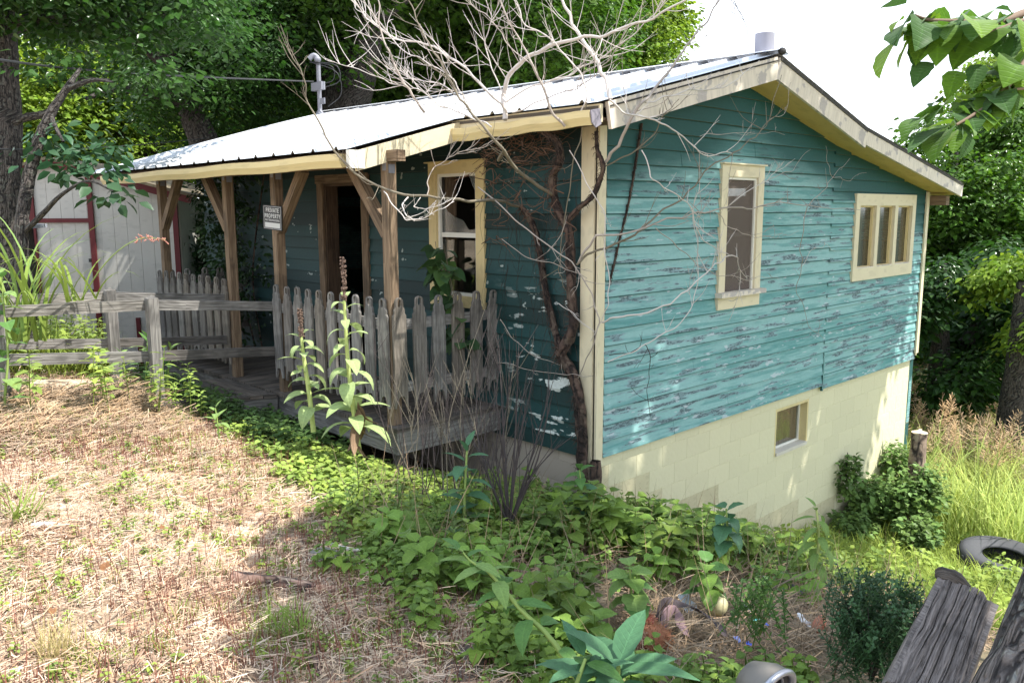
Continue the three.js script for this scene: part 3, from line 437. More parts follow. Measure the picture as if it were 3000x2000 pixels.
// ---------- porch: deck, posts, pickets (all fixed to the house) ----------
{
  const dk = part('porch_deck'), fr = part('porch_frame'), rl = part('picket_railing');
  const Z = [-1.265, -3.118, -4.166, -5.933], X = -1.14;
  let i = 0; for (let z = -1.115; z > -6.1; z -= 0.143, i++) { const short = 0.006 * (hash(i, 2, 3) - 0.5), o = obj('deck_board', box(1.225 + short, 0.036, 0.136), M.deck[i % 3], dk); o.position.set(-0.625 - short / 2, 0.262 + 0.006 * (hash(i, 4, 3) - 0.5), z - 0.068); }
  obj('rim_joist', box(0.04, 0.19, 5.0, -1.205, 0.145, -3.62), M.grey, dk); obj('rim_joist', box(1.16, 0.19, 0.04, -0.605, 0.145, -1.145), M.grey, dk);
  for (let k = 1; k < 8; k++) obj('joist', box(1.1, 0.18, 0.04, -0.62, 0.145, -1.15 - k * 0.62), M.greyDark, dk);
  for (const [x, z] of [[-1.14, -1.2], [-1.14, -3.1], [-1.14, -5.9]]) obj('support_post', box(0.09, 1.0, 0.09, x, -0.45, z), M.greyDark, dk);
  Z.forEach((z, k) => {
    const p = obj('post', [box(0.089, 2.195, 0.089, X, 1.378, z)], k === 0 ? M.post : M.brown, fr);
    obj('strap_plate', [box(0.003, 0.09, 0.05, X - 0.047, 2.45, z + 0.005), box(0.06, 0.07, 0.003, X, 2.42, z + 0.047)], M.galv, fr);
    const s = k % 2 === 0 ? -1 : 1; obj('brace', bar([X, 2.46, z + s * 0.52], [X, 1.93 - 0.04, z + s * 0.03], 0.085, 0.085), M.brown, fr);
  });
  obj('beam', box(0.089, 0.089, 3.1, X, 2.521, -2.64), M.brown, fr); obj('beam', box(0.089, 0.089, 2.2, X, 2.521, -5.295), M.brown, fr);
  // picket outline with rounded, pierced head and notched foot
  const w = 0.066, sh = new THREE.Shape(); sh.moveTo(-w, 0); sh.lineTo(-w, 0.78); sh.lineTo(-0.052, 0.80); sh.lineTo(-0.052, 0.83); sh.lineTo(-0.038, 0.855); sh.lineTo(-0.038, 0.895); sh.absarc(0, 0.895, 0.038, Math.PI, 0, true); sh.lineTo(0.038, 0.855); sh.lineTo(0.052, 0.83); sh.lineTo(0.052, 0.80); sh.lineTo(w, 0.78); sh.lineTo(w, 0); sh.lineTo(w - 0.008, -0.005); sh.quadraticCurveTo(w - 0.02, 0.04, 0.036, 0.066); sh.absarc(0, 0.062, 0.036, 0, Math.PI, false); sh.quadraticCurveTo(-w + 0.02, 0.04, -w + 0.008, -0.005);
  const hole = new THREE.Path(); hole.absarc(0, 0.902, 0.019, 0, Math.PI, false); hole.lineTo(-0.019, 0.872); hole.absarc(0, 0.872, 0.019, Math.PI, 2 * Math.PI, false); hole.lineTo(0.019, 0.902); sh.holes.push(hole);
  const shapes = [0, 1, 2].map((k) => { const g = new THREE.ExtrudeGeometry(sh, { depth: 0.02, bevelEnabled: true, bevelSize: 0.002, bevelThickness: 0.002, bevelSegments: 1, curveSegments: 8 }), p = g.attributes.position, uv = g.attributes.uv; for (let j = 0; j < p.count; j++) uv.setXY(j, p.getY(j) + k * 1.7, p.getX(j) + p.getZ(j) + k * 0.41); return g; });
  const picket = (x, y, z, turn) => { const o = obj('picket', shapes[Math.floor(R0() * 3)], M.picket[Math.floor(R0() * 4)], rl); o.position.set(x, y + 0.012 * (R0() - 0.5), z); o.rotation.set(0, turn, 0.02 * (R0() - 0.5)); return o; };
  for (let k = 0; k < 10; k++) picket(-1.197, 0.432, -1.30 - k * 0.199, -Math.PI / 2);
  for (let k = 0; k < 10; k++) picket(-1.197, 0.432, -4.24 - k * 0.196, -Math.PI / 2);
  for (let k = 0; k < 6; k++) picket(-1.12 + k * 0.213, 0.432, -1.2, 0);
  for (let k = 0; k < 5; k++) picket(-1.06 + k * 0.213, 0.432, -6.02, 0);
  for (const y of [1.135, 0.6]) { obj('rail', box(0.038, 0.088, 1.78, -1.172, y, -2.19), M.grey, rl); obj('rail', box(0.038, 0.088, 1.68, -1.172, y, -5.05), M.greyDark, rl); obj('rail', box(1.0, 0.088, 0.038, -0.58, y, -1.225), M.grey, rl); obj('rail', box(1.0, 0.088, 0.038, -0.58, y, -5.99), M.greyDark, rl); }
  // newel beside the entry
  obj('newel', box(0.089, 1.0, 0.089, X + 0.02, 0.74, -4.28), M.greyDark, rl);
}
// sign on the second post
{
  const cv = document.createElement('canvas'); cv.width = 360; cv.height = 256 * 1.0 | 0; cv.width = 300; cv.height = 210 * 1.4 | 0;
  const W = cv.width, H = cv.height, c = cv.getContext('2d');
  c.fillStyle = '#17181c'; c.fillRect(0, 0, W, H); c.strokeStyle = '#d8d8d6'; c.lineWidth = 5; c.strokeRect(14, 12, W - 28, H - 24); c.fillStyle = '#dcdcd8'; c.textAlign = 'center';
  const fit = (t, px, y, wide) => { c.font = 'bold ' + px + 'px sans-serif'; const m = c.measureText(t).width; c.save(); c.translate(W / 2, y); c.scale(wide / m, 1); c.fillText(t, 0, 0); c.restore(); };
  fit('PRIVATE', 74, 82, W * 0.72); fit('PROPERTY', 74, 152, W * 0.85); fit('NO TRESPASSING', 34, 190, W * 0.78); c.fillRect(28, 208, W - 56, H - 232);
  const t = new THREE.CanvasTexture(cv); t.colorSpace = THREE.SRGBColorSpace;
  const s = thing('warning_sign', 'black and white PRIVATE PROPERTY sign nailed to a porch post', 'sign', [-1.193, 2.018, -3.122]); s.rotation.set(0.05, 0, 0);
  obj('panel', box(0.004, 0.236, 0.37), std([0.008, 0.008, 0.01], 0.5), s);
  const face = new THREE.PlaneGeometry(0.366, 0.232).rotateY(-Math.PI / 2).translate(-0.0045, 0, 0); obj('lettering', face, std([0.75, 0.75, 0.75], 0.5, { map: t }), s);
  obj('nail', [new THREE.SphereGeometry(0.005, 8, 6).translate(-0.006, 0.108, 0), new THREE.SphereGeometry(0.005, 8, 6).translate(-0.006, -0.108, 0.02)], M.galv, s);
}
// ---------- plank walk to the porch entry ----------
{
  const r = thing('plank_walk', 'weathered plank walkway with post and rail sides leading to the porch', 'walkway');
  const fy = (x) => 0.275 + (-1.26 - x) * 0.075;
  for (let k = 0; k < 17; k++) { const x = -1.33 - k * 0.145; const o = obj('plank', box(0.137, 0.036, 1.12), M.deck[(k * 7) % 3], r); o.position.set(x, fy(x) - 0.02 + 0.005 * (R0() - 0.5), -3.645); o.rotation.z = -0.075; }
  for (const z of [-3.12, -4.17]) {
    obj('stringer', bar([-1.25, 0.15, z], [-3.75, 0.33, z], 0.04, 0.18), M.grey, r);
    for (const [i, x] of [-2.41, -3.62].entries()) { const y1 = i ? 1.39 : 1.35; obj('post', [box(0.09, 1.2, 0.09, x, y1 - 0.63, z), new THREE.ConeGeometry(0.064, 0.03, 4).rotateY(Math.PI / 4).translate(x, y1 - 0.015, z)], M.grey, r); }
    const zo = z - 0.066; obj('rail', bar([-1.2, 1.145, zo], [-2.42, 1.255, zo], 0.038, 0.09), M.grey, r); obj('rail', bar([-2.425, 1.255, zo], [-3.72, 1.30, zo], 0.038, 0.092), M.picket[2], r);
    obj('rail', bar([-1.2, 0.69, zo], [-2.42, 0.79, zo], 0.038, 0.09), M.greyDark, r); obj('rail', bar([-2.425, 0.79, zo], [-3.72, 0.92, zo], 0.038, 0.092), M.grey, r);
  }
}
// ---------- shed on the left, a bin beside it, a cart and the overhead cables ----------
{
  const s = thing('shed', 'white panelled shed with dark red trim behind the plank walk', 'shed', [-1.458, .174, -8.923]); s.rotation.y = -0.72; // local x to the right, z towards the viewer
  const wht = std([0.50, 0.49, 0.46], 0.8, { map: streak }), wall = (x0, x1, y0, y1, z = 0) => box(x1 - x0, y1 - y0, 0.06, (x0 + x1) / 2, (y0 + y1) / 2, z - 0.03);
  const poly = (pts, z, d) => new THREE.ExtrudeGeometry(new THREE.Shape(pts.map(([a, b]) => new THREE.Vector2(a, b))), { depth: d, bevelEnabled: false }).translate(0, 0, z);
  const B = -0.75, topY = (x) => 2.62 - 0.27 * Math.abs(x + 0.05);
  // wall as upright grooved panels
  for (let k = 0; k < 11; k++) { const x0 = -0.34 + k * 0.185, x1 = x0 + 0.181; obj('wall_panel', poly([[x0, B], [x1, B], [x1, topY(x1) - 0.06], [x0, topY(x0) - 0.06]], -0.05 + (k > 4 ? 0.004 : 0), 0.05), wht, s); }
  for (let k = 0; k < 6; k++) { const x0 = -1.46 + k * 0.185, x1 = x0 + 0.181; obj('wall_panel', poly([[x0, B], [x1, B], [x1, 2.1], [x0, 2.1 - 0.02]], -0.5, 0.05), wht, s); }
  obj('wall', [box(0.06, 3, 0.5, -0.36, 0.7, -0.26), box(0.06, 3, 2.5, 1.68, 0.6, -1.27)], wht, s);
  for (const [x, y0, y1] of [[-0.37, B, 2.5], [0.46, B, 2.42], [1.66, B, 2.1]]) obj('red_trim', box(0.075, y1 - y0, 0.03, x, (y0 + y1) / 2, 0.025), M.red, s);
  obj('red_trim', box(0.76, 0.06, 0.028, 0.045, 1.78, 0.022), M.red, s); obj('red_trim', box(0.06, 1.2, 0.028, 1.02, 0.35 - 0.6, 0.022), M.red, s);
  for (const k of [-1, 1]) obj('red_trim', bar([-0.05 + k * 0.01, 2.60, 0.10], [-0.05 + k * 1.98, 2.07, 0.10], 0.03, 0.11), M.red, s);
  obj('roof', [bar([-0.05, 2.66, -1.3], [-2.1, 2.12, -1.3], 2.9, 0.04), bar([-0.05, 2.66, -1.3], [2.0, 2.12, -1.3], 2.9, 0.04)], std([0.16, 0.13, 0.085], 0.95), s);
  const v = new THREE.Group(); v.name = 'vent'; s.add(v); obj('frame', box(0.4, 0.04, 0.03, -0.78, 2.0, -0.43), wht, v); obj('frame', box(0.4, 0.04, 0.03, -0.78, 1.5, -0.43), wht, v); for (let k = 0; k < 9; k++) obj('slat', box(0.36, 0.045, 0.012, -0.78, 1.54 + k * 0.052, -0.435).rotateX(0), wht, v);
  obj('door_hardware', [box(0.03, 0.05, 0.02, 0.39, 1.2, 0.012), box(0.03, 0.05, 0.02, 0.39, 0.75, 0.012)], M.dark, s);
}
{
  const p = [.031, .564, -8.549], b = thing('blue_crate_stack', 'bright blue slatted crates behind the left pickets', 'crates', p), m = std([0.01, 0.045, 0.42], 0.5);
  for (let k = 0; k < 3; k++) obj('crate', [...[0, 1, 2].map((j) => box(0.55, 0.05, 0.02, 0, 0.06 + k * 0.27 + j * 0.085, 0.2)), ...[0, 1, 2].map((j) => box(0.02, 0.05, 0.4, -0.27, 0.06 + k * 0.27 + j * 0.085, 0)), box(0.53, 0.22, 0.36, 0, 0.13 + k * 0.27, 0)], k === 1 ? std([0.01, 0.03, 0.25], 0.5) : m, b); b.rotation.y = -0.7;
}
{
  const c = thing('utility_cart', 'dark open cart with pale flat roof at the far left edge', 'cart', [-2.676, .457, -7.627]); c.rotation.y = -0.6;
  obj('roof', box(1.3, 0.05, 1.5, -0.2, 1.44, 0), std([0.5, 0.53, 0.6], 0.4), c); for (const [x, z] of [[0.3, 0.6], [0.3, -0.6], [-0.8, 0.6], [-0.8, -0.6]]) obj('post', box(0.045, 1.5, 0.045, x, 0.7, z), M.dark, c);
  obj('body', [box(1.2, 0.5, 1.3, -0.25, 0.3, 0), box(0.5, 0.6, 1.2, -0.4, 0.75, 0)], M.dark, c); for (const z of [0.62, -0.62]) obj('wheel', new THREE.TorusGeometry(0.17, 0.07, 8, 20).translate(0.2, -0.05, z), M.black, c);
}
tag(obj('power_cable', tube([[-3.491, 3.288, -3.398], [-3.237, 3.354, -3.872], [-2.402, 3.527, -5.076], [-1.246, 3.692, -5.965], [.172, 3.895, -6.891], [1.814, 4.048, -7.235]], 0.011, 40, 6), M.cable), 'thick black overhead cable ending at the metal mast on the roof', 'cable');
tag(obj('phone_cable', tube([[-3.121, 2.684, -5.023], [-2.223, 2.786, -6.291], [-1.193, 2.930, -7.440], [-.046, 3.104, -8.481], [.949, 3.269, -9.104]], 0.008, 30, 5), M.cable), 'thin dark cable running low behind the left end of the roof', 'cable');

// ---------- small growth ----------
const lawnEdge = (z) => z < -0.3 ? -2.05 - 0.12 * (z + 0.3) : z < 0.9 ? -2.1 - 0.42 * (z + 0.3) / 1.2 : -2.52 - 0.2 * (z - 0.9);   // x where mown grass ends and weeds begin
function scatter(seed, n, x0, x1, z0, z1, f) { const q = rng(seed); for (let i = 0; i < n; i++) { const x = mix(x0, x1, q()), z = mix(z0, z1, q()); f(x, z, q, bumpy(x, z)); } }
const inHouse = (x, z) => (x > -0.02 && z < 0.04 && z > -7.4 && x < GW + 0.05) || (x > -1.25 && x < 0.1 && z < -1.1 && z > -6.2);
function strawGeo(seed, n, len, w, spread, lay) { const q = rng(seed), l = []; for (let i = 0; i < n; i++) { const L = len * (0.4 + 0.9 * q()), a = q() * 6.283, x = (q() - 0.5) * spread, z = (q() - 0.5) * spread, e = lay * (q() - 0.3), y = 0.004 + 0.02 * q(), p = [], W = w * (0.6 + 0.8 * q()); for (const [t, h] of [[0, 0], [0.5, 0.5], [1, 0.75]]) { const cx = x + Math.cos(a) * L * t, cz = z + Math.sin(a) * L * t, cy = y + Math.sin(e) * L * h; p.push(cx - Math.sin(a) * W, cy, cz + Math.cos(a) * W, cx + Math.sin(a) * W, cy + W * 0.6, cz - Math.cos(a) * W); } l.push(raw(p, [0, 1, 2, 1, 3, 2, 2, 3, 4, 3, 5, 4])); } return merge(l); }
function blade(L, w, a, e, bend, seg = 5, x = 0, z = 0) { const p = [], idx = [], uv = []; let y = 0, r = 0, k = e; for (let i = 0; i <= seg; i++) { const t = i / seg, W = w * (1 - t * t * 0.95) * 0.5; const cx = x + Math.cos(a) * r, cz = z + Math.sin(a) * r; p.push(cx - Math.sin(a) * W, y, cz + Math.cos(a) * W, cx + Math.sin(a) * W, y, cz - Math.cos(a) * W); uv.push(0.3, t, 0.7, t); y += Math.sin(k) * L / seg; r += Math.cos(k) * L / seg; k -= bend / seg * (0.4 + 1.2 * t); if (i < seg) idx.push(2 * i, 2 * i + 1, 2 * i + 2, 2 * i + 1, 2 * i + 3, 2 * i + 2); } return smooth(p, idx, uv); }
function tuft(seed, n, L, w, spread, e0 = 1.2, bend = 1.2, seg = 4) { const q = rng(seed), l = []; for (let i = 0; i < n; i++) l.push(blade(L * (0.5 + 0.7 * q()), w * (0.6 + 0.7 * q()), q() * 6.283, e0 + 0.35 * (q() - 0.3), bend * (0.3 + 1.1 * q()), seg, (q() - 0.5) * spread, (q() - 0.5) * spread)); return merge(l); }
// leafy stem: opposite leaves getting smaller to a tip rosette
function herb(seed, h, pairs, L, W, o = {}) {
  const q = rng(seed), l = [tube([[0, 0, 0], [0.02 * h, h * 0.5, 0.02 * h], [0.05 * h * (q() - 0.5), h, 0.04 * h]], [0.006 * h + 0.0015, 0.003], 4, 4)]; let a = q() * 3;
  for (let i = 0; i < pairs; i++) { const t = (i + 1) / pairs, y = h * (0.25 + 0.75 * t), s = (o.even ? 1 : 0.6 + 0.5 * Math.sin(Math.PI * Math.min(1, t * 0.8 + 0.1))) * (0.8 + 0.4 * q()); a += 1.57 + 0.4 * (q() - 0.5); for (const k of [0, 1]) { const b = a + k * 3.1416, dir = V(Math.cos(b), (o.rise ?? 0.15) + 0.35 * (q() - 0.5) + (t > 0.9 ? 0.35 : 0), Math.sin(b)); l.push(leaf(L * s, W * s, { seg: o.seg ?? 5, fold: 0.25, droop: (o.droop ?? 0.9) * (0.6 + 0.8 * q()), wide: 0.36, saw: o.saw ?? 0.06, wave: 0.05, stalk: 0.12, seed: seed + i }).applyMatrix4(aim(V(0.02 * h * t, y, 0.03 * h * t), dir, (q() - 0.5) * 0.6))); } }
  return merge(l);
}
const tints = (q, n, lo = 0.7, hi = 1.3) => Array.from({ length: n }, () => { const k = mix(lo, hi, q()), w = q() * 0.5; return lin(k * (1 + 0.3 * w), k, k * (1 - 0.4 * w)); });
function spread(name, label, category, geo, mat, seed, n, rect, pass, o = {}) {
  const ms = []; scatter(seed, n, ...rect, (x, z, q, y) => { const s = (o.s0 ?? 0.7) + (o.s1 ?? 0.6) * q(); if (inHouse(x, z) || !pass(x, z, q)) return; ms.push(tf(x, y + (o.dy ?? 0), z, q() * 6.283, s, (q() - 0.5) * (o.tilt ?? 0.3), (q() - 0.5) * (o.tilt ?? 0.3), s * (0.85 + 0.3 * q()))); });
  return tag(instances(name, geo, mat, ms, scene, tints(rng(seed + 5), ms.length, o.lo, o.hi)), label, category, null, 'stuff');
}
const lawn = (x, z, q) => x < lawnEdge(z) + 0.35 * (q() - 0.5) && !(z < -2.9 && x < -1.1 + 0 && z > -4.3) && z > -6 + 0 * x;
const near = (x, z) => { const f = (x + 5.2) * 0.697 - (z - 4.37) * 0.717; return f; };           // metres in front of the viewer
{
  spread('straw_litter', 'pale cut grass and straw littering the mown yard', 'straw', strawGeo(401, 40, 0.065, 0.0011, 0.3, 0.35), M.strawPale, 402, 9000, [-6, -1.6, -6, 3.6], (x, z, q) => lawn(x, z, q) && near(x, z) > 1.6 && q() < 0.35 + 0.65 * sst(0.4, 0.6, fbm(x * 1.3 + 9, z * 1.3 + 9, 3)), { lo: 0.6, hi: 1.25 });
  spread('straw_litter', 'darker pinkish brown thatch between the pale straw of the yard', 'thatch', strawGeo(403, 20, 0.08, 0.002, 0.26, 0.5), std([0.36, 0.24, 0.17], 0.9), 404, 4200, [-6, -1.4, -6, 3.6], (x, z, q) => lawn(x, z, q) && near(x, z) > 1.6, { lo: 0.5, hi: 1.3 });
  const stub = (() => { const q = rng(405), l = []; for (let i = 0; i < 9; i++) { const x = (q() - 0.5) * 0.22, z = (q() - 0.5) * 0.22, h = 0.03 + 0.07 * q(); l.push(tube([[x, 0, z], [x + 0.02 * (q() - 0.5), h, z + 0.02 * (q() - 0.5)]], [0.0018, 0.0011], 1, 3)); } return merge(l); })();
  spread('stubble', 'short dark red weed stubble standing in the yard', 'stubble', stub, M.stemRed, 406, 2600, [-5.4, -1.5, -2.5, 3.4], (x, z, q) => lawn(x - 0.5, z, q) && near(x, z) > 1.8 && q() < sst(0.35, 0.6, fbm(x * 1.1 + 30, z * 1.1 + 30, 3)) + 0.15, { lo: 0.6, hi: 1.4, tilt: 0.5 });
  const sprig = herb(407, 0.05, 4, 0.034, 0.022, { seg: 3, saw: 0 });
  spread('yard_sprigs', 'tiny green seedlings coming up through the mown yard', 'seedlings', sprig, M.cover, 408, 5400, [-5.4, -1.4, -3, 3.5], (x, z, q) => lawn(x - 0.4, z, q) && near(x, z) > 1.7 && q() < 0.06 + 0.9 * sst(0.5, 0.64, fbm(x * 0.9 + 60, z * 0.9 + 33, 3) + 0.16 * sst(0.5, 1.8, z) + 0.1 * sst(-2.6, -2.2, x)), { s0: 0.45, s1: 0.8, lo: 0.6, hi: 1.2 });
  spread('short_grass', 'short green grass blades among the straw', 'grass', tuft(409, 12, 0.10, 0.005, 0.1, 1.0, 1.3), M.grass, 410, 1900, [-5.4, -1.6, -5, 3.4], (x, z, q) => lawn(x, z, q) && near(x, z) > 1.8 && q() < 0.8 * sst(0.45, 0.65, fbm(x * 1.4 + 11, z * 1.4 + 77, 3)));
  // weeds of the slope
  const slope = (x, z, q) => x > lawnEdge(z) - 0.25 + 0.45 * (q() - 0.5);
  const sunny = herb(411, 0.11, 5, 0.062, 0.042, { seg: 4, droop: 0.7 }), sunny2 = herb(412, 0.17, 6, 0.065, 0.036, { seg: 4, droop: 0.5 });
  spread('ground_cover', 'low yellow green leafy cover in sun before the deck', 'ground cover', sunny, M.cover, 413, 2900, [-2.6, 0.1, -2.6, 0.8], (x, z, q) => slope(x, z, q) && z < 0.75 - 0.2 * x && z > -2.7, { lo: 0.7, hi: 1.35 });
  spread('ground_cover', 'dark green weeds in the shade at the foot of the deck', 'weeds', sunny2, M.coverDark, 414, 1100, [-2.7, -1.2, -4.6, -1.7], (x, z, q) => x > -2.1 - 0.3 * (z + 2) * -1 * 0.4 && slope(x + 0.1, z, q), { lo: 0.7, hi: 1.2 });
  const nettle = [herb(415, 0.22, 5, 0.105, 0.074), herb(416, 0.36, 6, 0.135, 0.094)];
  const patch = (x, z, q) => slope(x - 0.12, z, q) && x < 1.3 - 0.35 * z + 0.3 * q() && z > -0.1 - 0.55 * (x + 1.5) && !(rubble(x, z) > 0.1) && fbm(x * 2.2 + 31, z * 2.2 + 7, 2) > 0.36 + 0.1 * q();
  function rubble(x, z) { const a = (x + 1.5) / 1.05, b = (z - 2.22) / 0.62; return Math.max(0, 1 - Math.sqrt(a * a + b * b)); }
  spread('nettle_patch', 'knee high nettles with broad toothed leaves below the lawn', 'nettles', nettle[0], M.nettle, 417, 560, [-2.7, 1.2, -0.6, 2.3], patch, { s0: 0.45, s1: 0.95, lo: 0.6, hi: 1.45, tilt: 0.6 });
  spread('nettle_patch', 'taller broad leaved nettles against the corner of the foundation', 'nettles', nettle[1], M.nettle, 418, 230, [-1.4, 1.0, 0.55, 1.7], (x, z, q) => patch(x - 0.2, z, q) && x > -1.3 && q() < 0.3 + 0.7 * sst(0.4, 0.6, fbm(x * 2 + 9, z * 2, 2)), { s0: 0.6, s1: 0.5, lo: 0.7, hi: 1.2 });
  spread('nettle_patch', 'small low nettles at the near edge of the lawn', 'nettles', herb(419, 0.14, 4, 0.06, 0.042, { seg: 4 }), M.nettle, 420, 1100, [-3.1, -1.2, 0.2, 3.0], (x, z, q) => x > lawnEdge(z) - 0.55 + 0.6 * (q() - 0.5) && x < lawnEdge(z) + 1.0 && rubble(x, z) < 0.15 && fbm(x * 2 + 3, z * 2 + 71, 2) > 0.42, { lo: 0.7, hi: 1.3 });
  spread('mixed_weeds', 'fine leaved pale weeds mixed through the nettles', 'weeds', herb(441, 0.3, 9, 0.06, 0.022, { seg: 4, droop: 0.4, rise: 0.5, saw: 0 }), M.weedPale, 442, 420, [-2.6, 1.2, -0.4, 2.2], (x, z, q) => slope(x, z, q) && rubble(x, z) < 0.2 && fbm(x * 1.7 + 77, z * 1.7 + 5, 2) > 0.5, { s0: 0.5, s1: 0.7, lo: 0.5, hi: 1.1, tilt: 0.7 });
  spread('dead_stalks', 'thin brown dead stalks standing and leaning among the nettles', 'dead stalks', tuft(443, 9, 0.5, 0.006, 0.3, 0.9, 0.25, 3), M.straw, 444, 170, [-2.6, 1.6, -0.6, 2.8], (x, z, q) => slope(x, z, q), { s0: 0.5, s1: 0.7, lo: 0.4, hi: 1.1, tilt: 0.6 });
  spread('straw_litter', 'dry brown stalks and straw over the rubbish heap', 'dead stalks', strawGeo(421, 12, 0.34, 0.0018, 0.3, 0.5), M.straw, 422, 300, [-2.5, 0.1, 1.3, 3.2], (x, z, q) => q() < rubble(x, z) * 2.2, { lo: 0.45, hi: 1.2 });
  spread('straw_litter', 'matted straw below the nettles on the slope', 'thatch', strawGeo(423, 16, 0.2, 0.002, 0.3, 0.3), M.straw, 424, 1500, [-2.4, 2.0, -1, 2.9], (x, z) => x > lawnEdge(z) - 0.3, { lo: 0.35, hi: 0.9 });
  // meadow that falls away on the right
  const tall = (() => { const q = rng(425), l = []; for (let i = 0; i < 16; i++) l.push(blade(0.9 + 0.6 * q(), 0.014 + 0.01 * q(), q() * 6.283, 1.25 + 0.3 * q(), 1.0 + 1.3 * q(), 5, (q() - 0.5) * 0.35, (q() - 0.5) * 0.35)); return merge(l); })();
  const heads = (() => { const q = rng(426), l = []; for (let i = 0; i < 4; i++) { const a = q() * 6.28, x = (q() - 0.5) * 0.3, z = (q() - 0.5) * 0.3, h = 1.25 + 0.35 * q(), tx = x + Math.cos(a) * 0.2, tz = z + Math.sin(a) * 0.2; l.push(tube([[x, 0, z], [x + 0.3 * (tx - x), h * 0.6, z + 0.3 * (tz - z)], [tx, h, tz]], [0.004, 0.002], 4, 3)); for (let k = 0; k < 16; k++) { const t = k / 16, b = q() * 6.28, r = 0.13 * (1 - t) + 0.02; l.push(tube([[tx, h - 0.3 + 0.34 * t, tz], [tx + Math.cos(b) * r, h - 0.26 + 0.36 * t, tz + Math.sin(b) * r]], [0.003, 0.006], 1, 3)); } } return merge(l); })();
  const meadow = (x, z, q) => x > 2.6 + 0.6 * (q() - 0.5) - 0.2 * z && !(x > 4.35 && x < 5.7 && z > 1 && z < 2.5) && (x > 5.2 || q() < 0.2);
  spread('meadow_grass', 'tall pale sunlit grass on the slope right of the house', 'tall grass', tall, leafMat([0.36, 0.45, 0.14], 0.42, 0.1), 427, 3000, [4.5, 16, -6, 4.5], (x, z, q) => meadow(x, z, q) && x > 6.4 - 0.3 * z, { s0: 0.6, s1: 0.6, lo: 0.8, hi: 1.5 });
  spread('meadow_grass', 'reddish brown grass seed heads above the meadow', 'seed heads', heads, M.seed, 428, 760, [7, 16, -7, 3], (x, z, q) => x > 7.6, { s0: 0.7, s1: 0.45, lo: 0.7, hi: 1.5 });
  spread('meadow_grass', 'short bright grass between the tyre and the block wall', 'grass', tuft(429, 26, 0.26, 0.012, 0.3, 1.0, 1.4), M.grass, 430, 3600, [1.2, 9, 0.05, 5], (x, z, q) => x > 1.6 - 0.2 * z + 0.5 * q(), { s0: 0.5, s1: 0.7, lo: 0.8, hi: 1.5 });
  spread('meadow_weeds', 'leafy low weeds growing through the lower grass', 'weeds', sunny2, M.cover, 431, 1100, [1.0, 8, 0.05, 4.5], (x, z, q) => x > 1.2 - 0.2 * z && q() < sst(0.4, 0.6, fbm(x * 0.8, z * 0.8 + 40, 3)) + 0.2, { s0: 0.8, s1: 0.9, lo: 0.7, hi: 1.4 });
  spread('meadow_weeds', 'dense leafy weeds on the bank beside the plank walk', 'weeds', herb(432, 0.5, 9, 0.11, 0.045, { seg: 4, droop: 0.6 }), M.cover, 433, 620, [-6.2, -2.2, -7.5, -2.5], (x, z, q) => (z < -4.3 && z > -6.6) || (z > -3.05 && z < -2.55 - 0.25 * (x + 3) * 0 && x < -2.2 && q() < 0.75), { s0: 0.5, s1: 0.7, lo: 0.7, hi: 1.4 });
  spread('bank_grass', 'long yellow green grass on the bank behind the rails', 'grass', tuft(434, 20, 0.5, 0.012, 0.3, 1.1, 1.6, 5), M.grass, 435, 420, [-6, -2.3, -6.5, -4.3], () => true, { s0: 0.7, s1: 0.6, lo: 0.8, hi: 1.4 });
  spread('hay_clump', 'heap of raked dry hay at the left edge of the yard', 'hay', strawGeo(436, 40, 0.2, 0.0025, 0.35, 0.7), M.straw, 437, 420, [-5.2, -2.6, -3.6, -1.9], (x, z, q) => z < -2.2 + 0.5 * q() - 0.3 * (x + 3.6), { lo: 0.6, hi: 1.2 });
}
// ---------- single weeds with leaves one can count ----------
function weed(name, label, stem, r, leaves, mat, o = {}) {
  const t = thing(name, label, o.category ?? 'weed', stem[0]), B = V(stem[0]), pts = stem.map((p) => V(p).sub(B)), c = new THREE.CatmullRomCurve3(pts), q = rng(o.seed ?? 1);
  obj('stem', tube(pts, r, 14, 6), o.stemMat ?? M.stemGreen, t);
  const [n, L, W] = leaves, G = [0, 1, 2].map((k) => leaf(1, W / L * (0.9 + 0.12 * k), { seg: 7, fold: 0.22, droop: (o.droop ?? 0.8) * (0.6 + 0.5 * k), wide: o.wide ?? 0.38, saw: o.saw ?? 0.03, wave: 0.05, stalk: o.stalk ?? 0.06, seed: k + 9 })), mats = [mat, ...(o.mats ?? [])];
  let a = q() * 6; const t0 = o.from ?? 0.15;
  for (let i = 0; i < n; i++) { const f = mix(t0, 1, i / (n - 1)), p = c.getPoint(f), tan = c.getTangent(f), s = L * (o.size ? o.size(f) : 0.55 + 0.5 * Math.sin(Math.PI * (0.2 + 0.7 * f))) * (0.85 + 0.3 * q()); a += o.opposite ? (i % 2 ? 3.1416 : 1.5708) : 2.4; const side = V(Math.cos(a), 0, Math.sin(a)), dir = side.addScaledVector(tan, (o.rise ?? 0.45) + (f > 0.93 ? 0.9 : 0) + 0.25 * (q() - 0.5)); const m = obj('leaf', G[Math.floor(q() * 3)], mats[Math.floor(q() * mats.length)], t); aim(p, dir, (q() - 0.5) * 0.5, s).decompose(m.position, m.quaternion, m.scale); }
  return t;
}
weed('tall_weed', 'tall broad leaved green weed in front of the dead twiggy shrub', [[-1.926, -.147, .511], [-1.923, .09, .532], [-1.890, .327, .512], [-1.851, .587, .492]], [0.012, 0.006], [22, 0.21, 0.085], M.weed, { seed: 3, mats: [M.weedBlue], opposite: true, rise: 0.35, droop: 0.9 });
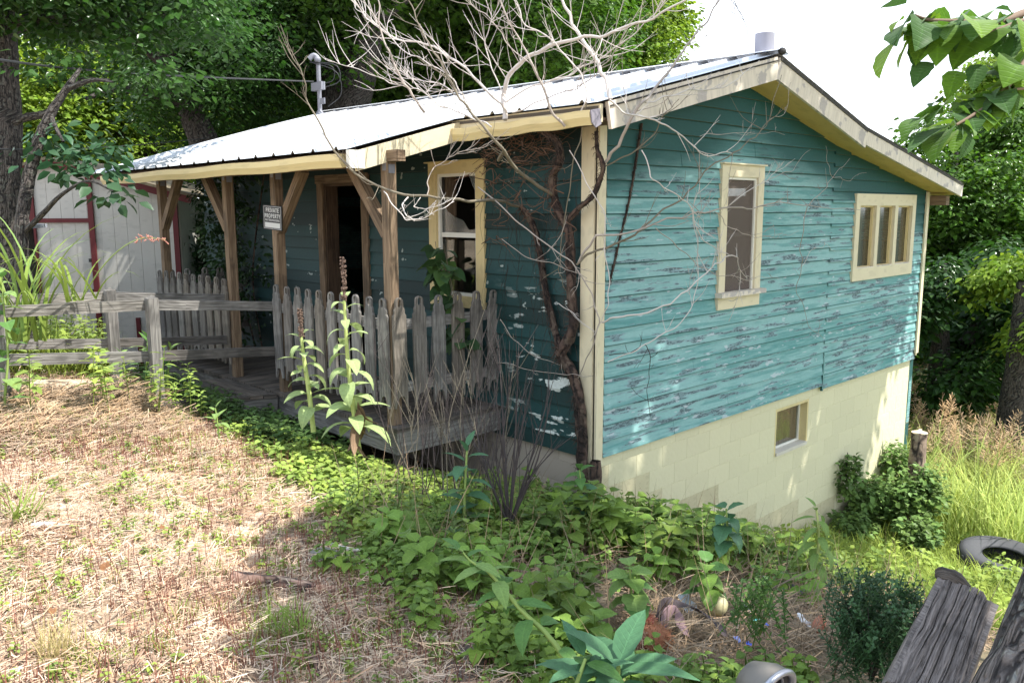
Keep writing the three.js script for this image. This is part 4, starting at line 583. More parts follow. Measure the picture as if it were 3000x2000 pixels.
weed('tall_weed', 'slender weed standing right against the corner of the house', [[-1.160, -.003, .872], [-1.141, .18, .85], [-1.131, .351, .821]], [0.008, 0.004], [15, 0.16, 0.07], M.weed, { seed: 4, mats: [M.weedBlue], opposite: true, rise: 0.3 });
weed('pale_weed', 'pale yellow green leafy stalk by the block wall below the basement window', [[-.279, -.461, 2.113], [-.24, -.219, 2.097], [-.205, -.021, 2.087], [-.197, .16, 2.054]], [0.012, 0.006], [24, 0.2, 0.055], M.weedPale, { seed: 5, rise: -0.1, droop: 1.3, stemMat: std([0.4, 0.45, 0.15], 0.7) });
weed('arching_weed', 'arching green weed stem with large leaves leaning left over the nettles', [[-3.031, .286, 2.519], [-3.035, .45, 2.337], [-3.051, .517, 2.194], [-3.063, .594, 2.081], [-3.073, .637, 2.005], [-3.099, .661, 1.946], [-3.111, .701, 1.897]], [0.012, 0.009, 0.006, 0.003], [19, 0.15, 0.058], M.weed, { seed: 6, mats: [M.weedPale, M.weed], rise: 0.25, droop: 0.9, from: 0.08 });
weed('rosette_weed', 'dark blue green weed with a star of big pointed leaves at bottom centre', [[-3.037, .283, 2.655], [-3.021, .369, 2.652], [-3.007, .454, 2.646]], [0.01, 0.008], [10, 0.27, 0.10], M.weedBlue, { seed: 8, from: 0.55, rise: 0.2, droop: 0.35, size: (f) => 0.75 + 0.35 * f });
weed('rosette_weed', 'second blue green weed with long leaves at the left of the bottom star', [[-3.229, .356, 2.594], [-3.192, .45, 2.608], [-3.126, .506, 2.590]], [0.01, 0.006], [9, 0.22, 0.08], M.weed, { seed: 9, from: 0.3, rise: 0.3, mats: [M.weedBlue] });
weed('railing_weed', 'bright leafy weed growing up beside the rail post', [[-2.353, .293, -3.604], [-2.312, .599, -3.631], [-2.270, .889, -3.655]], [0.012, 0.005], [26, 0.2, 0.06], M.weedPale, { seed: 10, rise: 0.4, mats: [M.weed] });
weed('railing_weed', 'leafy weed just right of the rail post', [[-2.238, .331, -3.359], [-2.204, .586, -3.383], [-2.165, .808, -3.394]], [0.01, 0.005], [18, 0.17, 0.055], M.weedPale, { seed: 11, rise: 0.4, mats: [M.weed] });
weed('railing_weed', 'leafy weed leaning left of the rail post', [[-2.442, .32, -3.837], [-2.428, .548, -3.874], [-2.438, .728, -3.924]], [0.01, 0.005], [16, 0.17, 0.055], M.weedPale, { seed: 12, rise: 0.4, mats: [M.weed] });
weed('edge_weed', 'tall pale weed with climbing leaves at the far left edge', [[-3.713, .233, -2.794], [-3.680, .624, -2.849], [-3.620, .989, -2.872], [-3.602, 1.355, -2.935], [-3.583, 1.615, -2.975]], [0.012, 0.005], [24, 0.17, 0.10], M.weedPale, { seed: 13, rise: 0.2, mats: [M.weed] });
weed('seedling_weed', 'small lone weed at the edge of the porch shadow', [[-2.647, .432, -1.378], [-2.642, .552, -1.400], [-2.642, .651, -1.422]], [0.006, 0.004], [7, 0.12, 0.04], M.weedPale, { seed: 14, rise: 0.5, from: 0.3 });
weed('dark_leaf_weed', 'broad leaved weed with drooping dark leaves against the yellow wall', [[-1.069, .036, 1.940], [-1.055, .196, 1.918], [-1.045, .336, 1.897]], [0.008, 0.005], [12, 0.15, 0.105], M.weedBlue, { seed: 15, opposite: true, rise: 0.1, droop: 1.1, saw: 0.07, from: 0.35 });
weed('dark_leaf_weed', 'broad leaved weed with pale lit top leaves above the rubbish heap', [[-2.040, .006, 1.991], [-2.035, .16, 1.962], [-2.026, .297, 1.941]], [0.008, 0.005], [14, 0.17, 0.12], M.nettle, { seed: 16, opposite: true, rise: 0.1, droop: 1.0, saw: 0.07, from: 0.3, mats: [M.weedPale, M.weed] });
weed('dark_leaf_weed', 'broad leaved weed beside the rubbish heap on its right side', [[-1.514, -.089, 2.100], [-1.504, .058, 2.077], [-1.496, .186, 2.057]], [0.008, 0.005], [14, 0.16, 0.11], M.nettle, { seed: 17, opposite: true, rise: 0.1, droop: 1.0, saw: 0.07, from: 0.3, mats: [M.weed] });
// mulleins
function mullein(label, stem, top, L, n, seed, dead) {
  const m = weed('mullein', label, stem, [0.024, 0.02, 0.012], [n, L * 1.15, L * 0.44], M.mullein, { category: 'mullein plant', seed, rise: 0.4, droop: 1.3, wide: 0.45, saw: 0, size: (f) => 1.1 - 0.6 * f, from: 0.16, stemMat: std([0.42, 0.48, 0.16], 0.8) }), B = V(stem[0]), q = rng(seed);
  const s = V(stem[stem.length - 1]).sub(B), e = V(top).sub(B), l = [tube([s, s.clone().lerp(e, 0.5), e], [0.012, 0.009], 8, 6)];
  for (let i = 0; i < 90; i++) { const t = q(), p = s.clone().lerp(e, t), a = q() * 6.28, r = 0.012 + 0.008 * q(); l.push(new THREE.IcosahedronGeometry(0.006 + 0.006 * q(), 0).translate(p.x + Math.cos(a) * r, p.y, p.z + Math.sin(a) * r)); }
  obj('seed_spike', l, std([0.11, 0.07, 0.05], 0.95), m);
  const G = leaf(1, 0.22, { seg: 6, fold: 0.5, droop: 1.2, wave: 0.12, seed: 4 }), dm = leafMat([0.26, 0.17, 0.11], 0.15, 0, true);
  for (let i = 0; i < dead; i++) { const o = obj('withered_leaf', G, dm, m), a = i * 1.9; aim(V(0, 0.22 + 0.24 * q(), 0), V(Math.cos(a) * 0.25, -1, Math.sin(a) * 0.25), q() * 2, L * (0.8 + 0.5 * q()), V(Math.cos(a), 0.2, Math.sin(a))).decompose(o.position, o.quaternion, o.scale); }
}
mullein('tall mullein stalk with brown seed spike in front of the picket railing', [[-1.674, .195, -1.014], [-1.696, .541, -1.042], [-1.711, .947, -1.076], [-1.707, 1.399, -1.102]], [-1.677, 1.733, -1.147], 0.30, 30, 21, 9);
mullein('shorter pale mullein left of the taller one', [[-1.840, .316, -1.414], [-1.830, .63, -1.475], [-1.829, .904, -1.534], [-1.825, 1.081, -1.569]], [-1.808, 1.300, -1.602], 0.26, 22, 22, 0);
// tall grasses by the rails
{
  const t = thing('tall_grass', 'tall arching green grass clump behind the rails at left', 'tall grass', [-3.348, 1.000, -3.457]), q = rng(31);
  for (let i = 0; i < 34; i++) obj('blade', blade(0.9 + 0.75 * q(), 0.022 + 0.012 * q(), q() * 6.283, 1.2 + 0.3 * q(), 1.4 + 1.5 * q(), 9, (q() - 0.5) * 0.35, (q() - 0.5) * 0.3), q() < 0.3 ? M.weedPale : M.grass, t);
  const u = thing('tall_grass', 'leaning grass with a feathery seed head before the shed door', 'tall grass', [-2.978, 1.341, -3.173]), B = V(u.position.x, u.position.y, u.position.z);
  for (let i = 0; i < 12; i++) obj('blade', blade(0.5 + 0.6 * q(), 0.016 + 0.01 * q(), q() * 6.283, 0.9 + 0.4 * q(), 1.4 + 1.5 * q(), 8, (q() - 0.5) * 0.3, (q() - 0.5) * 0.2), M.grass, u);
  const st = [[-2.978, 1.341, -3.173], [-2.828, 1.629, -3.020], [-2.694, 1.801, -2.857], [-2.574, 1.865, -2.755], [-2.443, 1.850, -2.624]].map((p) => V(p).sub(B)); obj('stem', tube(st, [0.007, 0.004, 0.0015], 14, 5), M.stemGreen, u);
  const hd = []; const c = new THREE.CatmullRomCurve3(st); for (let k = 0; k < 26; k++) { const p = c.getPoint(0.68 + 0.32 * k / 26), L = 0.05 + 0.09 * q() * (1 - k / 30), a = q() * 6.28, e = p.clone().add(V(Math.cos(a) * L * 0.6, (q() - 0.65) * L, Math.sin(a) * L * 0.6)); hd.push(tube([p, e], [0.0012, 0.001], 1, 3)); for (let j = 0; j < 4; j++) { const w = p.clone().lerp(e, 0.35 + 0.65 * q()); hd.push(new THREE.IcosahedronGeometry(0.006, 0).scale(0.7, 1.3, 0.7).translate(w.x, w.y, w.z)); } } obj('seed_head', hd, std([0.45, 0.2, 0.15], 0.9), u);
}
// tufts in the yard
tag(obj('grass_tuft', tuft(41, 150, 0.17, 0.004, 0.14, 1.15, 0.9), M.grassDry), 'bleached dry bunch grass tuft near the bottom left corner', 'grass tuft').position.set(...[-4.396, .348, .957]);
tag(obj('grass_tuft', tuft(42, 90, 0.22, 0.007, 0.16, 0.9, 1.2), M.grass), 'green grass tuft in shade left of the bottom centre', 'grass tuft').position.set(...[-3.590, .249, 1.317]);
tag(obj('grass_tuft', tuft(43, 40, 0.3, 0.01, 0.1, 0.7, 0.8), M.grass), 'small green blade tuft at the left edge of the yard', 'grass tuft').position.set(...[-4.124, .383, -.673]);
// dead twiggy shrub
{
  const b = [-1.615, .021, .635], t = thing('dead_shrub', 'leafless dark twiggy shrub between the deck and the house corner', 'shrub', b), q = rng(51);
  const main = (p0, p1, r) => { const A = V(p0).sub(V(b)), E = V(p1).sub(V(b)), l = [], M1 = A.clone().lerp(E, 0.5).add(V((q() - 0.5) * 0.16, 0.05, (q() - 0.5) * 0.16)); l.push(tube([A, M1, E], [r, r * 0.6, 0.0015], 10, 5)); const c = new THREE.CatmullRomCurve3([A, M1, E]); const n = 4 + Math.floor(q() * 5); for (let k = 0; k < n; k++) { const f = 0.25 + 0.7 * q(), p = c.getPoint(f), d = c.getTangent(f).add(V((q() - 0.5) * 1.3, 0.25 * q(), (q() - 0.5) * 1.3)).normalize(), L = 0.12 + 0.28 * q(); l.push(tube([p, p.clone().addScaledVector(d, L * 0.5).add(V(0, 0.02, 0)), p.clone().addScaledVector(d, L).add(V(0, 0.05, 0))], [r * 0.4, 0.001], 4, 4)); } obj('stem', l, q() < 0.85 ? M.deadTwig : M.vineGreen, t); };
  for (const [u, v, d] of [[1395,1130,5.7],[1440,1060,5.6],[1500,1090,5.5],[1560,1120,5.5],[1610,1180,5.4],[1650,1290,5.3],[1545,1220,5.3],[1470,1180,5.6],[1420,1250,5.7],[1630,1080,5.6],[1520,1000,5.8],[1580,1300,5.2],[1380,1290,5.8],[1460,980,5.9]]) main(b, woodAt(u, v, d), 0.009);
  for (let k = 0; k < 34; k++) { const u0 = 1225 + 260 * q(), d0 = 5.8 + 0.5 * q(), a = woodAt(u0, 1440 + 60 * q(), d0), e = woodAt(u0 + (q() - 0.5) * 160, 940 + 330 * q(), d0 + 0.3 * (q() - 0.5)); main(a, e, 0.0045); }
  for (const [u, v] of [[1130,1060],[1175,1110],[1205,1090],[1100,1000],[1240,1190]]) main(woodAt(1190 + (u - 1150) * 0.4, 1390, 6.0), woodAt(u, v, 6.0), 0.005);
}
// leafy vine climbing at the deck corner and the one at the right foot of the wall
{
  const q = rng(53), w = thing('window_vine', 'dark heart leaved vine climbing over the pickets below the front window', 'vine', [-0.3, 0.3, -1.22]), G = leaf(1, 0.85, { seg: 6, fold: 0.2, droop: 0.5, wide: 0.3, stalk: 0.15 }), mm = [M.coverDark, leafMat([0.05, 0.12, 0.035], 0.35, 0.4, true), leafMat([0.04, 0.09, 0.03], 0.3, 0.5, true)];
  for (let k = 0; k < 5; k++) { const c = [[0.06 * k - 0.1, 0, -0.08 * k], [0.06 * k - 0.1, 0.6, -0.12 * k], [0.08 * k - 0.2, 1.05 + 0.1 * (k % 3), -0.15 * k], [0.1 * k - 0.35, 1.5 - 0.14 * (k % 3), 0.05 - 0.16 * k]]; obj('stem', tube(c, [0.006, 0.003], 14, 5), M.vineGreen, w); const cv = new THREE.CatmullRomCurve3(c.map((p) => V(p))); for (let i = 0; i < 22; i++) { const p = cv.getPoint(0.3 + 0.7 * q()), o = obj('leaf', G, mm[Math.floor(q() * 3)], w); aim(p, V(q() - 0.65, -0.5 * q(), q() - 0.4), (q() - 0.5), 0.13 + 0.08 * q()).decompose(o.position, o.quaternion, o.scale); } }
  const c = [7.228, -2.463, -.464], b = thing('corner_shrub', 'leafy shrub and ivy at the foot of the yellow wall beside the stump', 'shrub', c), rel = (p) => [p[0] - c[0], p[1] - c[1], p[2] - c[2]];
  obj('stem', [tube([[0, 0, 0], [0.1, 0.4, 0], [0.2, 0.8, 0.1]], [0.03, 0.015], 8, 6), tube([[0.2, 0, 0], rel([4.935, -1.310, .06]), rel([4.974, -.984, .04])], [0.015, 0.005], 10, 5)], M.bark, b);
  const leafSpray = (() => { const s = rng(54), l = []; for (let i = 0; i < 16; i++) { const a = s() * 6.28, r = 0.14 * s(); l.push(leaf(0.065, 0.05, { seg: 3, droop: 0.5 }).applyMatrix4(aim(V(Math.cos(a) * r, (s() - 0.5) * 0.16, Math.sin(a) * r), V(Math.cos(a), (s() - 0.5), Math.sin(a))))); } return merge(l); })();
  const ml = [], qq = rng(55); const put = (P, R, n) => { for (let i = 0; i < n; i++) { let x, y, z; do { x = qq() * 2 - 1; y = qq() * 2 - 1; z = qq() * 2 - 1; } while (x * x + y * y + z * z > 1); ml.push(tf(P[0] + x * R[0], P[1] + y * R[1], P[2] + z * R[2], qq() * 6.28, 0.7 + 0.7 * qq(), qq() - 0.5, qq() - 0.5)); } };
  put(rel([5.445, -1.672, .22]), [0.5, 0.26, 0.16], 130); put(rel([4.786, -1.902, .25]), [0.4, 0.25, 0.2], 90); put(rel([6.451, -1.403, .12]), [0.4, 0.28, 0.1], 60); put(rel([4.946, -1.265, .07]), [0.10, 0.34, 0.04], 34); put(rel([6.048, -1.840, .35]), [0.3, 0.22, 0.18], 60); put(rel([5.664, -1.494, .778]), [0.22, 0.36, 0.2], 80); put(rel([4.928, -1.780, .973]), [0.3, 0.16, 0.2], 60); put(rel([5.434, -1.536, .563]), [0.2, 0.25, 0.2], 40);
  instances('foliage', leafSpray, leafMat([0.13, 0.23, 0.06], 0.38, 0.25), ml, b, tints(rng(56), ml.length, 0.6, 1.4));
  // box bush with tiny leaves by the fallen post
  const k = [-1.761, .198, 3.068], x = thing('box_bush', 'small dense bush with tiny dark glossy leaves beside the weathered post', 'bush', k), sp = (() => { const s = rng(57), l = [tube([[0, -0.12, 0], [0, 0.1, 0]], 0.002, 1, 3)]; for (let i = 0; i < 18; i++) { const a = i * 2.4, y = -0.1 + 0.2 * i / 18; l.push(leaf(0.024, 0.014, { seg: 3, droop: 0.2 }).applyMatrix4(aim(V(0, y, 0), V(Math.cos(a), 0.5, Math.sin(a))))); } return merge(l); })();
  const bl = [], s = rng(58); for (let i = 0; i < 330; i++) { let a, b2, c2; do { a = s() * 2 - 1; b2 = s() * 2 - 1; c2 = s() * 2 - 1; } while (a * a + b2 * b2 + c2 * c2 > 1); { const w = 0.65 + 0.75 * vn(a * 2.4 + 9, b2 * 2.4 + c2 * 1.7 + 9); a *= w; b2 *= w; c2 *= w; } bl.push(tf(a * 0.25 + 0.02, 0.10 + b2 * 0.19, c2 * 0.22, s() * 6.28, 0.7 + 0.5 * s(), a * 0.8, b2 * 0.8)); }
  obj('stem', [0, 1, 2, 3, 4, 5].map((i) => tube([[0, -0.15, 0], [Math.cos(i) * 0.06, 0.05, Math.sin(i) * 0.06], [Math.cos(i) * 0.15, 0.25, Math.sin(i) * 0.15]], [0.008, 0.002], 6, 4)), M.bark, x); instances('foliage', sp, M.boxLeaf, bl, x, tints(rng(59), bl.length, 0.7, 1.5));
  const y = [-1.833, .216, 2.570], g = thing('green_seedling_bush', 'small fresh green bush in the middle of the rubbish heap', 'bush', y); obj('stem', [0, 2, 4].map((i) => tube([[0, -0.12, 0], [Math.cos(i) * 0.1, 0.14, Math.sin(i) * 0.1]], [0.004, 0.002], 4, 4)), M.stemGreen, g);
  const gl = []; for (let i = 0; i < 26; i++) { let a, b2, c2; do { a = s() * 2 - 1; b2 = s() * 2 - 1; c2 = s() * 2 - 1; } while (a * a + b2 * b2 + c2 * c2 > 1); gl.push(tf(a * 0.15, 0.02 + b2 * 0.10, c2 * 0.12, s() * 6.28, 1.0 + 0.5 * s(), a * 0.8, b2 * 0.8)); } instances('foliage', sp, M.weed, gl, g, tints(rng(60), gl.length));
}

// ---------- trees ----------
// sprays of leaves, shared by the crowns
function spray(seed, n, size, reach, up = 0.35) {
  const q = rng(seed), list = [];
  for (let i = 0; i < n; i++) {
    const a = q() * 6.283, e = (q() - 0.45) * 1.5, r = reach * Math.pow(q(), 0.6), p = V(Math.cos(a) * Math.cos(e), Math.sin(e) * 0.7, Math.sin(a) * Math.cos(e)).multiplyScalar(r);
    const dir = V(Math.cos(a + (q() - 0.5) * 1.6), -0.55 + up * q() + 0.3 * (q() - 0.5), Math.sin(a + (q() - 0.5) * 1.6));
    const L = size * (0.7 + 0.6 * q());
    list.push(leaf(L, L * 0.55, { seg: 3, fold: 0.25, droop: 0.4, wide: 0.42 }).applyMatrix4(aim(p, dir, (q() - 0.5) * 1.3)));
  }
  return merge(list);
}
const SPRAY = [spray(11, 17, 0.13, 0.40), spray(12, 17, 0.12, 0.40), spray(13, 16, 0.095, 0.36), spray(15, 10, 0.2, 0.45)];
const SPRAYBIG = spray(14, 22, 0.30, 0.85);
// clusters in a set of blobs [x, y, z, rx, ry, rz, count]; keep() can thin them
function crownList(blobs, seed, keep = () => true, sc = 1) {
  const q = rng(seed), mats = [], cols = [];
  for (const [x, y, z, rx, ry, rz, n] of blobs) for (let i = 0; i < n; i++) {
    let a, b, c, l; do { a = q() * 2 - 1; b = q() * 2 - 1; c = q() * 2 - 1; l = a * a + b * b + c * c; } while (l > 1 || l < 0.02 || (l < 0.3 && q() < 0.6));
    const X = x + a * rx, Y = y + b * ry, Z = z + c * rz;
    if (fbm(X * 0.55 + Z * 0.3 + 80, Y * 0.6 - Z * 0.45 + 80, 3, 1024, 1024, seed) < 0.435 + 0.05 * q() || !keep(X, Y, Z, q)) continue;
    mats.push(tf(X, Y, Z, q() * 6.283, sc * (0.7 + 0.65 * q()), (q() - 0.5) * 0.7, (q() - 0.5) * 0.7));
    const k = 0.65 + 0.75 * q(), w = 0.5 * q(); cols.push(lin(k * (0.9 + 0.5 * w), k, k * (1 - 0.35 * w)));
  }
  return [mats, cols];
}
function tree(name, label, base, trunkPts, r, limbs, blobs, mat, geo, seed, group, sc = 1, keep) {
  const t = thing(name, label, 'tree', base, group), [bx, by, bz] = base, rel = (p) => [p[0] - bx, p[1] - by, p[2] - bz];
  obj('trunk', tube(trunkPts.map(rel), r, 26, 12, 0.12, seed), M.bark, t);
  limbs.forEach(([pts, rr], i) => obj('limb', tube(pts.map(rel), rr, 14, 7, 0.1, seed + i), M.bark, t));
  if (blobs.length) { const [m, c] = crownList(blobs.map((b) => [...rel(b), ...b.slice(3)]), seed, keep && ((x, y, z, q) => keep(x + bx, y + by, z + bz, q)), sc); instances('crown', geo, mat, m, t, c); }
  return t;
}
// behind the house and the shed
{
  const B = [4.262, 4.010, -10.142], g0 = ground(B[0], B[2]);
  tree('oak_tree', 'large tree with twin dark trunks right behind the mast on the roof', [B[0], g0, B[2]], [[B[0], g0 - 0.3, B[2]], B, [4.345, 5.536, -10.260], [4.410, 7.375, -10.463], [4.530, 9.502, -10.819]], [0.62, 0.5, 0.36, 0.3, 0.22],
    [[[[4.259, 4.119, -9.887], [4.332, 4.929, -9.573], [4.436, 5.923, -9.409], [4.703, 7.662, -9.536]], [0.4, 0.32, 0.27, 0.2]], [[[4.315, 5.402, -10.259], [4.228, 6.169, -11.079], [3.924, 6.982, -11.838]], [0.16, 0.1, 0.05]], [[[4.430, 5.559, -9.476], [4.873, 6.127, -8.747], [5.414, 6.763, -8.080]], [0.16, 0.1, 0.04]], [[[3.354, 4.734, -9.915], [2.984, 5.015, -10.055], [2.500, 5.185, -10.423]], [0.05, 0.08, 0.04]]],
    [[...[6.297, 6.047, -10.028], 3.4, 2.3, 2.6, 3400], [...[3.854, 6.552, -10.680], 2.6, 1.6, 2.2, 2200], [...[7.940, 6.008, -9.128], 2.8, 2.2, 2.4, 3000], [...[6.715, 4.840, -11.472], 3.0, 1.6, 2, 2000], [...[6.432, 7.231, -8.746], 4, 1.8, 3, 2600]], M.forest, SPRAY[0], 301);
}
{
  const B = [1.289, 3.193, -10.029], g0 = ground(B[0], B[2]);
  tree('leaning_tree', 'dark tree leaning left above the low left end of the roof', [B[0], g0, B[2]], [[B[0] + 0.6, g0 - 0.3, B[2]], B, [1.096, 3.762, -10.060], [.799, 4.469, -10.082], [.594, 5.178, -9.873], [.559, 6.279, -9.870]], [0.34, 0.26, 0.22, 0.16, 0.12, 0.08],
    [[[[1.008, 3.924, -10.040], [.464, 4.057, -10.174], [-.096, 4.060, -10.296], [-.54, 3.866, -10.262]], [0.12, 0.09, 0.06, 0.03]], [[[.827, 4.355, -10.029], [.302, 4.716, -9.914], [-.231, 4.779, -9.739]], [0.1, 0.07, 0.03]], [[[1.096, 3.762, -10.060], [1.661, 4.569, -10.113], [2.212, 5.492, -10.347]], [0.11, 0.08, 0.04]]],
    [[...[.425, 4.764, -9.380], 2.0, 1.2, 1.6, 700], [...[1.958, 4.406, -11.060], 1.6, 1.3, 1.5, 700], [...[-.247, 3.613, -9.497], 1.7, 0.6, 1.2, 260], [...[2.460, 5.605, -10.837], 2, 1.6, 1.6, 1700]], M.forestDark, SPRAY[2], 302);
}
{
  const B = [-2.787, 2.450, -6.059], g0 = ground(B[0], B[2]);
  tree('edge_tree', 'thick tree trunk at the left edge with boughs reaching right over the cables', [B[0], g0, B[2]], [[B[0], g0 - 0.3, B[2]], B, [-2.686, 3.441, -6.180], [-2.611, 4.358, -6.311], [-2.513, 5.458, -6.460]], [0.26, 0.19, 0.17, 0.15, 0.12],
    [[[[-2.580, 4.046, -6.211], [-2.383, 4.137, -6.040], [-2.053, 4.188, -5.871], [-1.573, 4.210, -5.692], [-.965, 4.347, -5.555]], [0.085, 0.075, 0.06, 0.045, 0.02]], [[[-2.711, 3.001, -6.107], [-2.584, 3.080, -5.860], [-2.398, 3.140, -5.551], [-2.228, 3.429, -5.309], [-1.994, 3.430, -4.940]], [0.05, 0.045, 0.04, 0.03, 0.015]]],
    [[...[-1.694, 4.354, -5.842], 2.0, 0.4, 1.2, 300], [...[-2.274, 4.393, -5.991], 1.4, 0.45, 1, 260], [...[-1.889, 3.497, -5.135], 0.9, 0.2, 0.7, 45], [...[-.514, 4.766, -5.775], 1.8, 0.6, 1.2, 330], [0.2, 8, -5.6, 2.6, 0.9, 1.7, 900], [-1.6, 7.6, -4.6, 1.8, 0.8, 1.6, 600]], M.forestDark, SPRAY[2], 303);  // last two blobs: high canopy added above view to shade the left trees
}
{
  const B = [-3.005, 1.823, -4.719], g0 = ground(B[0], B[2]);
  tree('forked_sapling', 'slim forked sapling with big dark leaves in front of the shed', [B[0], g0, B[2]], [[B[0], g0 - 0.2, B[2]], B, [-2.918, 2.279, -4.736], [-2.784, 2.735, -4.706], [-2.656, 3.028, -4.647], [-2.508, 3.289, -4.561], [-2.372, 3.468, -4.609]], [0.07, 0.065, 0.06, 0.055, 0.045, 0.03, 0.015],
    [[[[-2.664, 2.996, -4.648], [-2.671, 2.855, -4.482], [-2.670, 2.734, -4.313]], [0.025, 0.02, 0.01]], [[[-2.974, 1.888, -4.703], [-2.870, 2.083, -4.363], [-2.801, 2.238, -4.047], [-2.676, 2.354, -3.669], [-2.569, 2.260, -3.403]], [0.03, 0.025, 0.018, 0.012, 0.006]], [[[-2.536, 3.250, -4.580], [-2.373, 3.321, -4.295], [-2.273, 3.289, -4.049]], [0.03, 0.02, 0.01]]],
    [[...[-2.714, 2.309, -3.696], 0.34, 0.09, 0.35, 22], [...[-2.682, 2.141, -3.345], 0.13, 0.12, 0.15, 9], [...[-2.551, 2.463, -4.136], 0.25, 0.09, 0.3, 8], [...[-2.708, 2.572, -4.596], 0.5, 0.12, 0.4, 14], [...[-2.432, 2.750, -4.650], 0.5, 0.18, 0.5, 18]], leafMat([0.03, 0.085, 0.035], 0.3, 0.5), spray(31, 7, 0.15, 0.2), 304, null, 0.75);
}
// woodland trees, each of its own
[[150,300,20,2.9,2.6,2.4,1700,2,'pale leafy tree showing between the edge trunk and the shed'], [420,330,21,3.0,2.2,2.4,2000,2,'sunlit pale tree behind the leaning dark tree'], [720,330,22,2.8,2.1,2.2,2500,2,'bright yellow green tree just left of the roof mast'], [1600,180,21,3.4,2.8,2.6,4000,0,'round leafy tree above the middle of the roof ridge'], [1820,190,22.5,2.3,2.4,2.2,2600,2,'pale tree nearest the open sky above the ridge'], [260,90,24,4,2.6,2.6,1500,0,'dark tall tree behind the upper left boughs'], [1380,300,24,3.4,1.8,2.4,2400,1,'dark tree low behind the bare branches over the roof'], [600,80,23,3.2,2.4,2.4,2600,0,'leafy tree between the leaning tree and the twin trunk tree'], [980,120,22,3,3,2,2400,1,'dark tree closing the gap behind the twin trunks']].forEach(([u, v, d, rx, ry, rz, n, k, label], i) => {
  const c = woodAt(u, v, d), g0 = ground(c[0], c[2]);
  tree('woodland_tree', label, [c[0], g0, c[2]], [[c[0], g0 - 0.3, c[2]], [c[0] + 0.2, (c[1] + g0) / 2, c[2]], [c[0] - 0.1, c[1] + ry * 0.7, c[2]]], [0.26, 0.2, 0.06], [[[[c[0], c[1] - ry * 0.5, c[2]], [c[0] + rx * 0.4, c[1], c[2] + 0.3], [c[0] + rx * 0.7, c[1] + ry * 0.4, c[2]]], [0.1, 0.06, 0.02]], [[[c[0], c[1] - ry * 0.6, c[2]], [c[0] - rx * 0.4, c[1], c[2] + 0.3], [c[0] - rx * 0.7, c[1] + ry * 0.3, c[2]]], [0.1, 0.06, 0.02]]],
    [[...c, rx, ry, rz, n], [c[0] + rx * 0.45, c[1] + ry * 0.45, c[2], rx * 0.5, ry * 0.5, rz * 0.6, n * 0.25], [c[0] - rx * 0.5, c[1] - ry * 0.3, c[2], rx * 0.5, ry * 0.5, rz * 0.6, n * 0.25]], [M.forest, M.forestDark, M.forestPale][k], SPRAY[i % 2], 320 + i);
});

// right of the house, down the slope
[[2800,640,19,2.3,2.4,2.2,3200,0,'broad dark leafed tree standing right behind the house corner'], [2960,560,22,3.2,3.0,2.4,3600,0,'tall tree with dark forked trunks right of the house'], [2770,900,15.5,1.6,1.35,1.4,2600,1,'dense dark bush below the eave at the right corner of the house'], [3000,900,13.5,0.8,0.7,0.9,600,2,'bright green sapling at the right edge above the tall grass'], [3060,330,24,3.2,2.4,2.4,3000,2,'pale far tree showing above the others at upper right']].forEach(([u, v, d, rx, ry, rz, n, k, label], i) => {
  const c = woodAt(u, v, d), g0 = ground(c[0], c[2]), low = (a) => [c[0] + a * rx, c[1] - ry * 0.5, c[2] + 0.4];
  tree(i === 2 || i === 3 ? 'bush' : 'slope_tree', label, [c[0], g0, c[2]], [[c[0], g0 - 0.3, c[2]], [c[0], (c[1] + g0) / 2, c[2]], [c[0] - 0.3, c[1] + ry * 0.6, c[2]]], [0.3, 0.22, 0.06], [[[low(0), [c[0] + rx * 0.35, c[1], c[2] + 0.6], [c[0] - rx * 0.1, c[1] + ry * 0.6, c[2] + 0.8]], [0.13, 0.09, 0.04]], [[low(0.3), [c[0] + rx * 0.6, c[1] + ry * 0.2, c[2] + 0.7], [c[0] + rx * 0.5, c[1] + ry * 0.8, c[2] + 0.6]], [0.12, 0.08, 0.03]]],
    [[...c, rx, ry, rz, n], [c[0] - rx * 0.3, c[1] - ry * 0.8, c[2], rx * 0.7, ry * 0.6, rz * 0.8, n * 0.35], [c[0] + rx * 0.3, c[1] + ry * 0.6, c[2], rx * 0.6, ry * 0.6, rz * 0.7, n * 0.35]], [M.forest, M.forestDark, M.forestPale][k], SPRAY[i % 2], 340 + i);
});
// far wood that reads as one mass, left and right
{
  const blobs = []; const q = rng(77);
  for (let k = 0; k < 26; k++) { const u = -400 + k * 92 + 40 * q(), c = woodAt(u, 420 + 120 * q(), 30 + 6 * q()); blobs.push([c[0], c[1] + (u > 1750 ? -3 : 0), c[2], 3.2, 4.0 - (u > 1700 ? 2 : 0), 2, u < 1750 ? 150 : 260]); }
  for (let k = 0; k < 9; k++) { const c = woodAt(2480 + k * 90, 760 + 90 * q(), 30 + 5 * q()); blobs.push([...c, 3, 3.6, 2, 460]); }
  const [m, c] = crownList(blobs, 78, undefined, 1.15), o = instances('woodland', SPRAYBIG, M.forest, m, scene, c); tag(o, 'distant woodland massed behind the house and its trees', 'woodland', null, 'stuff');
}
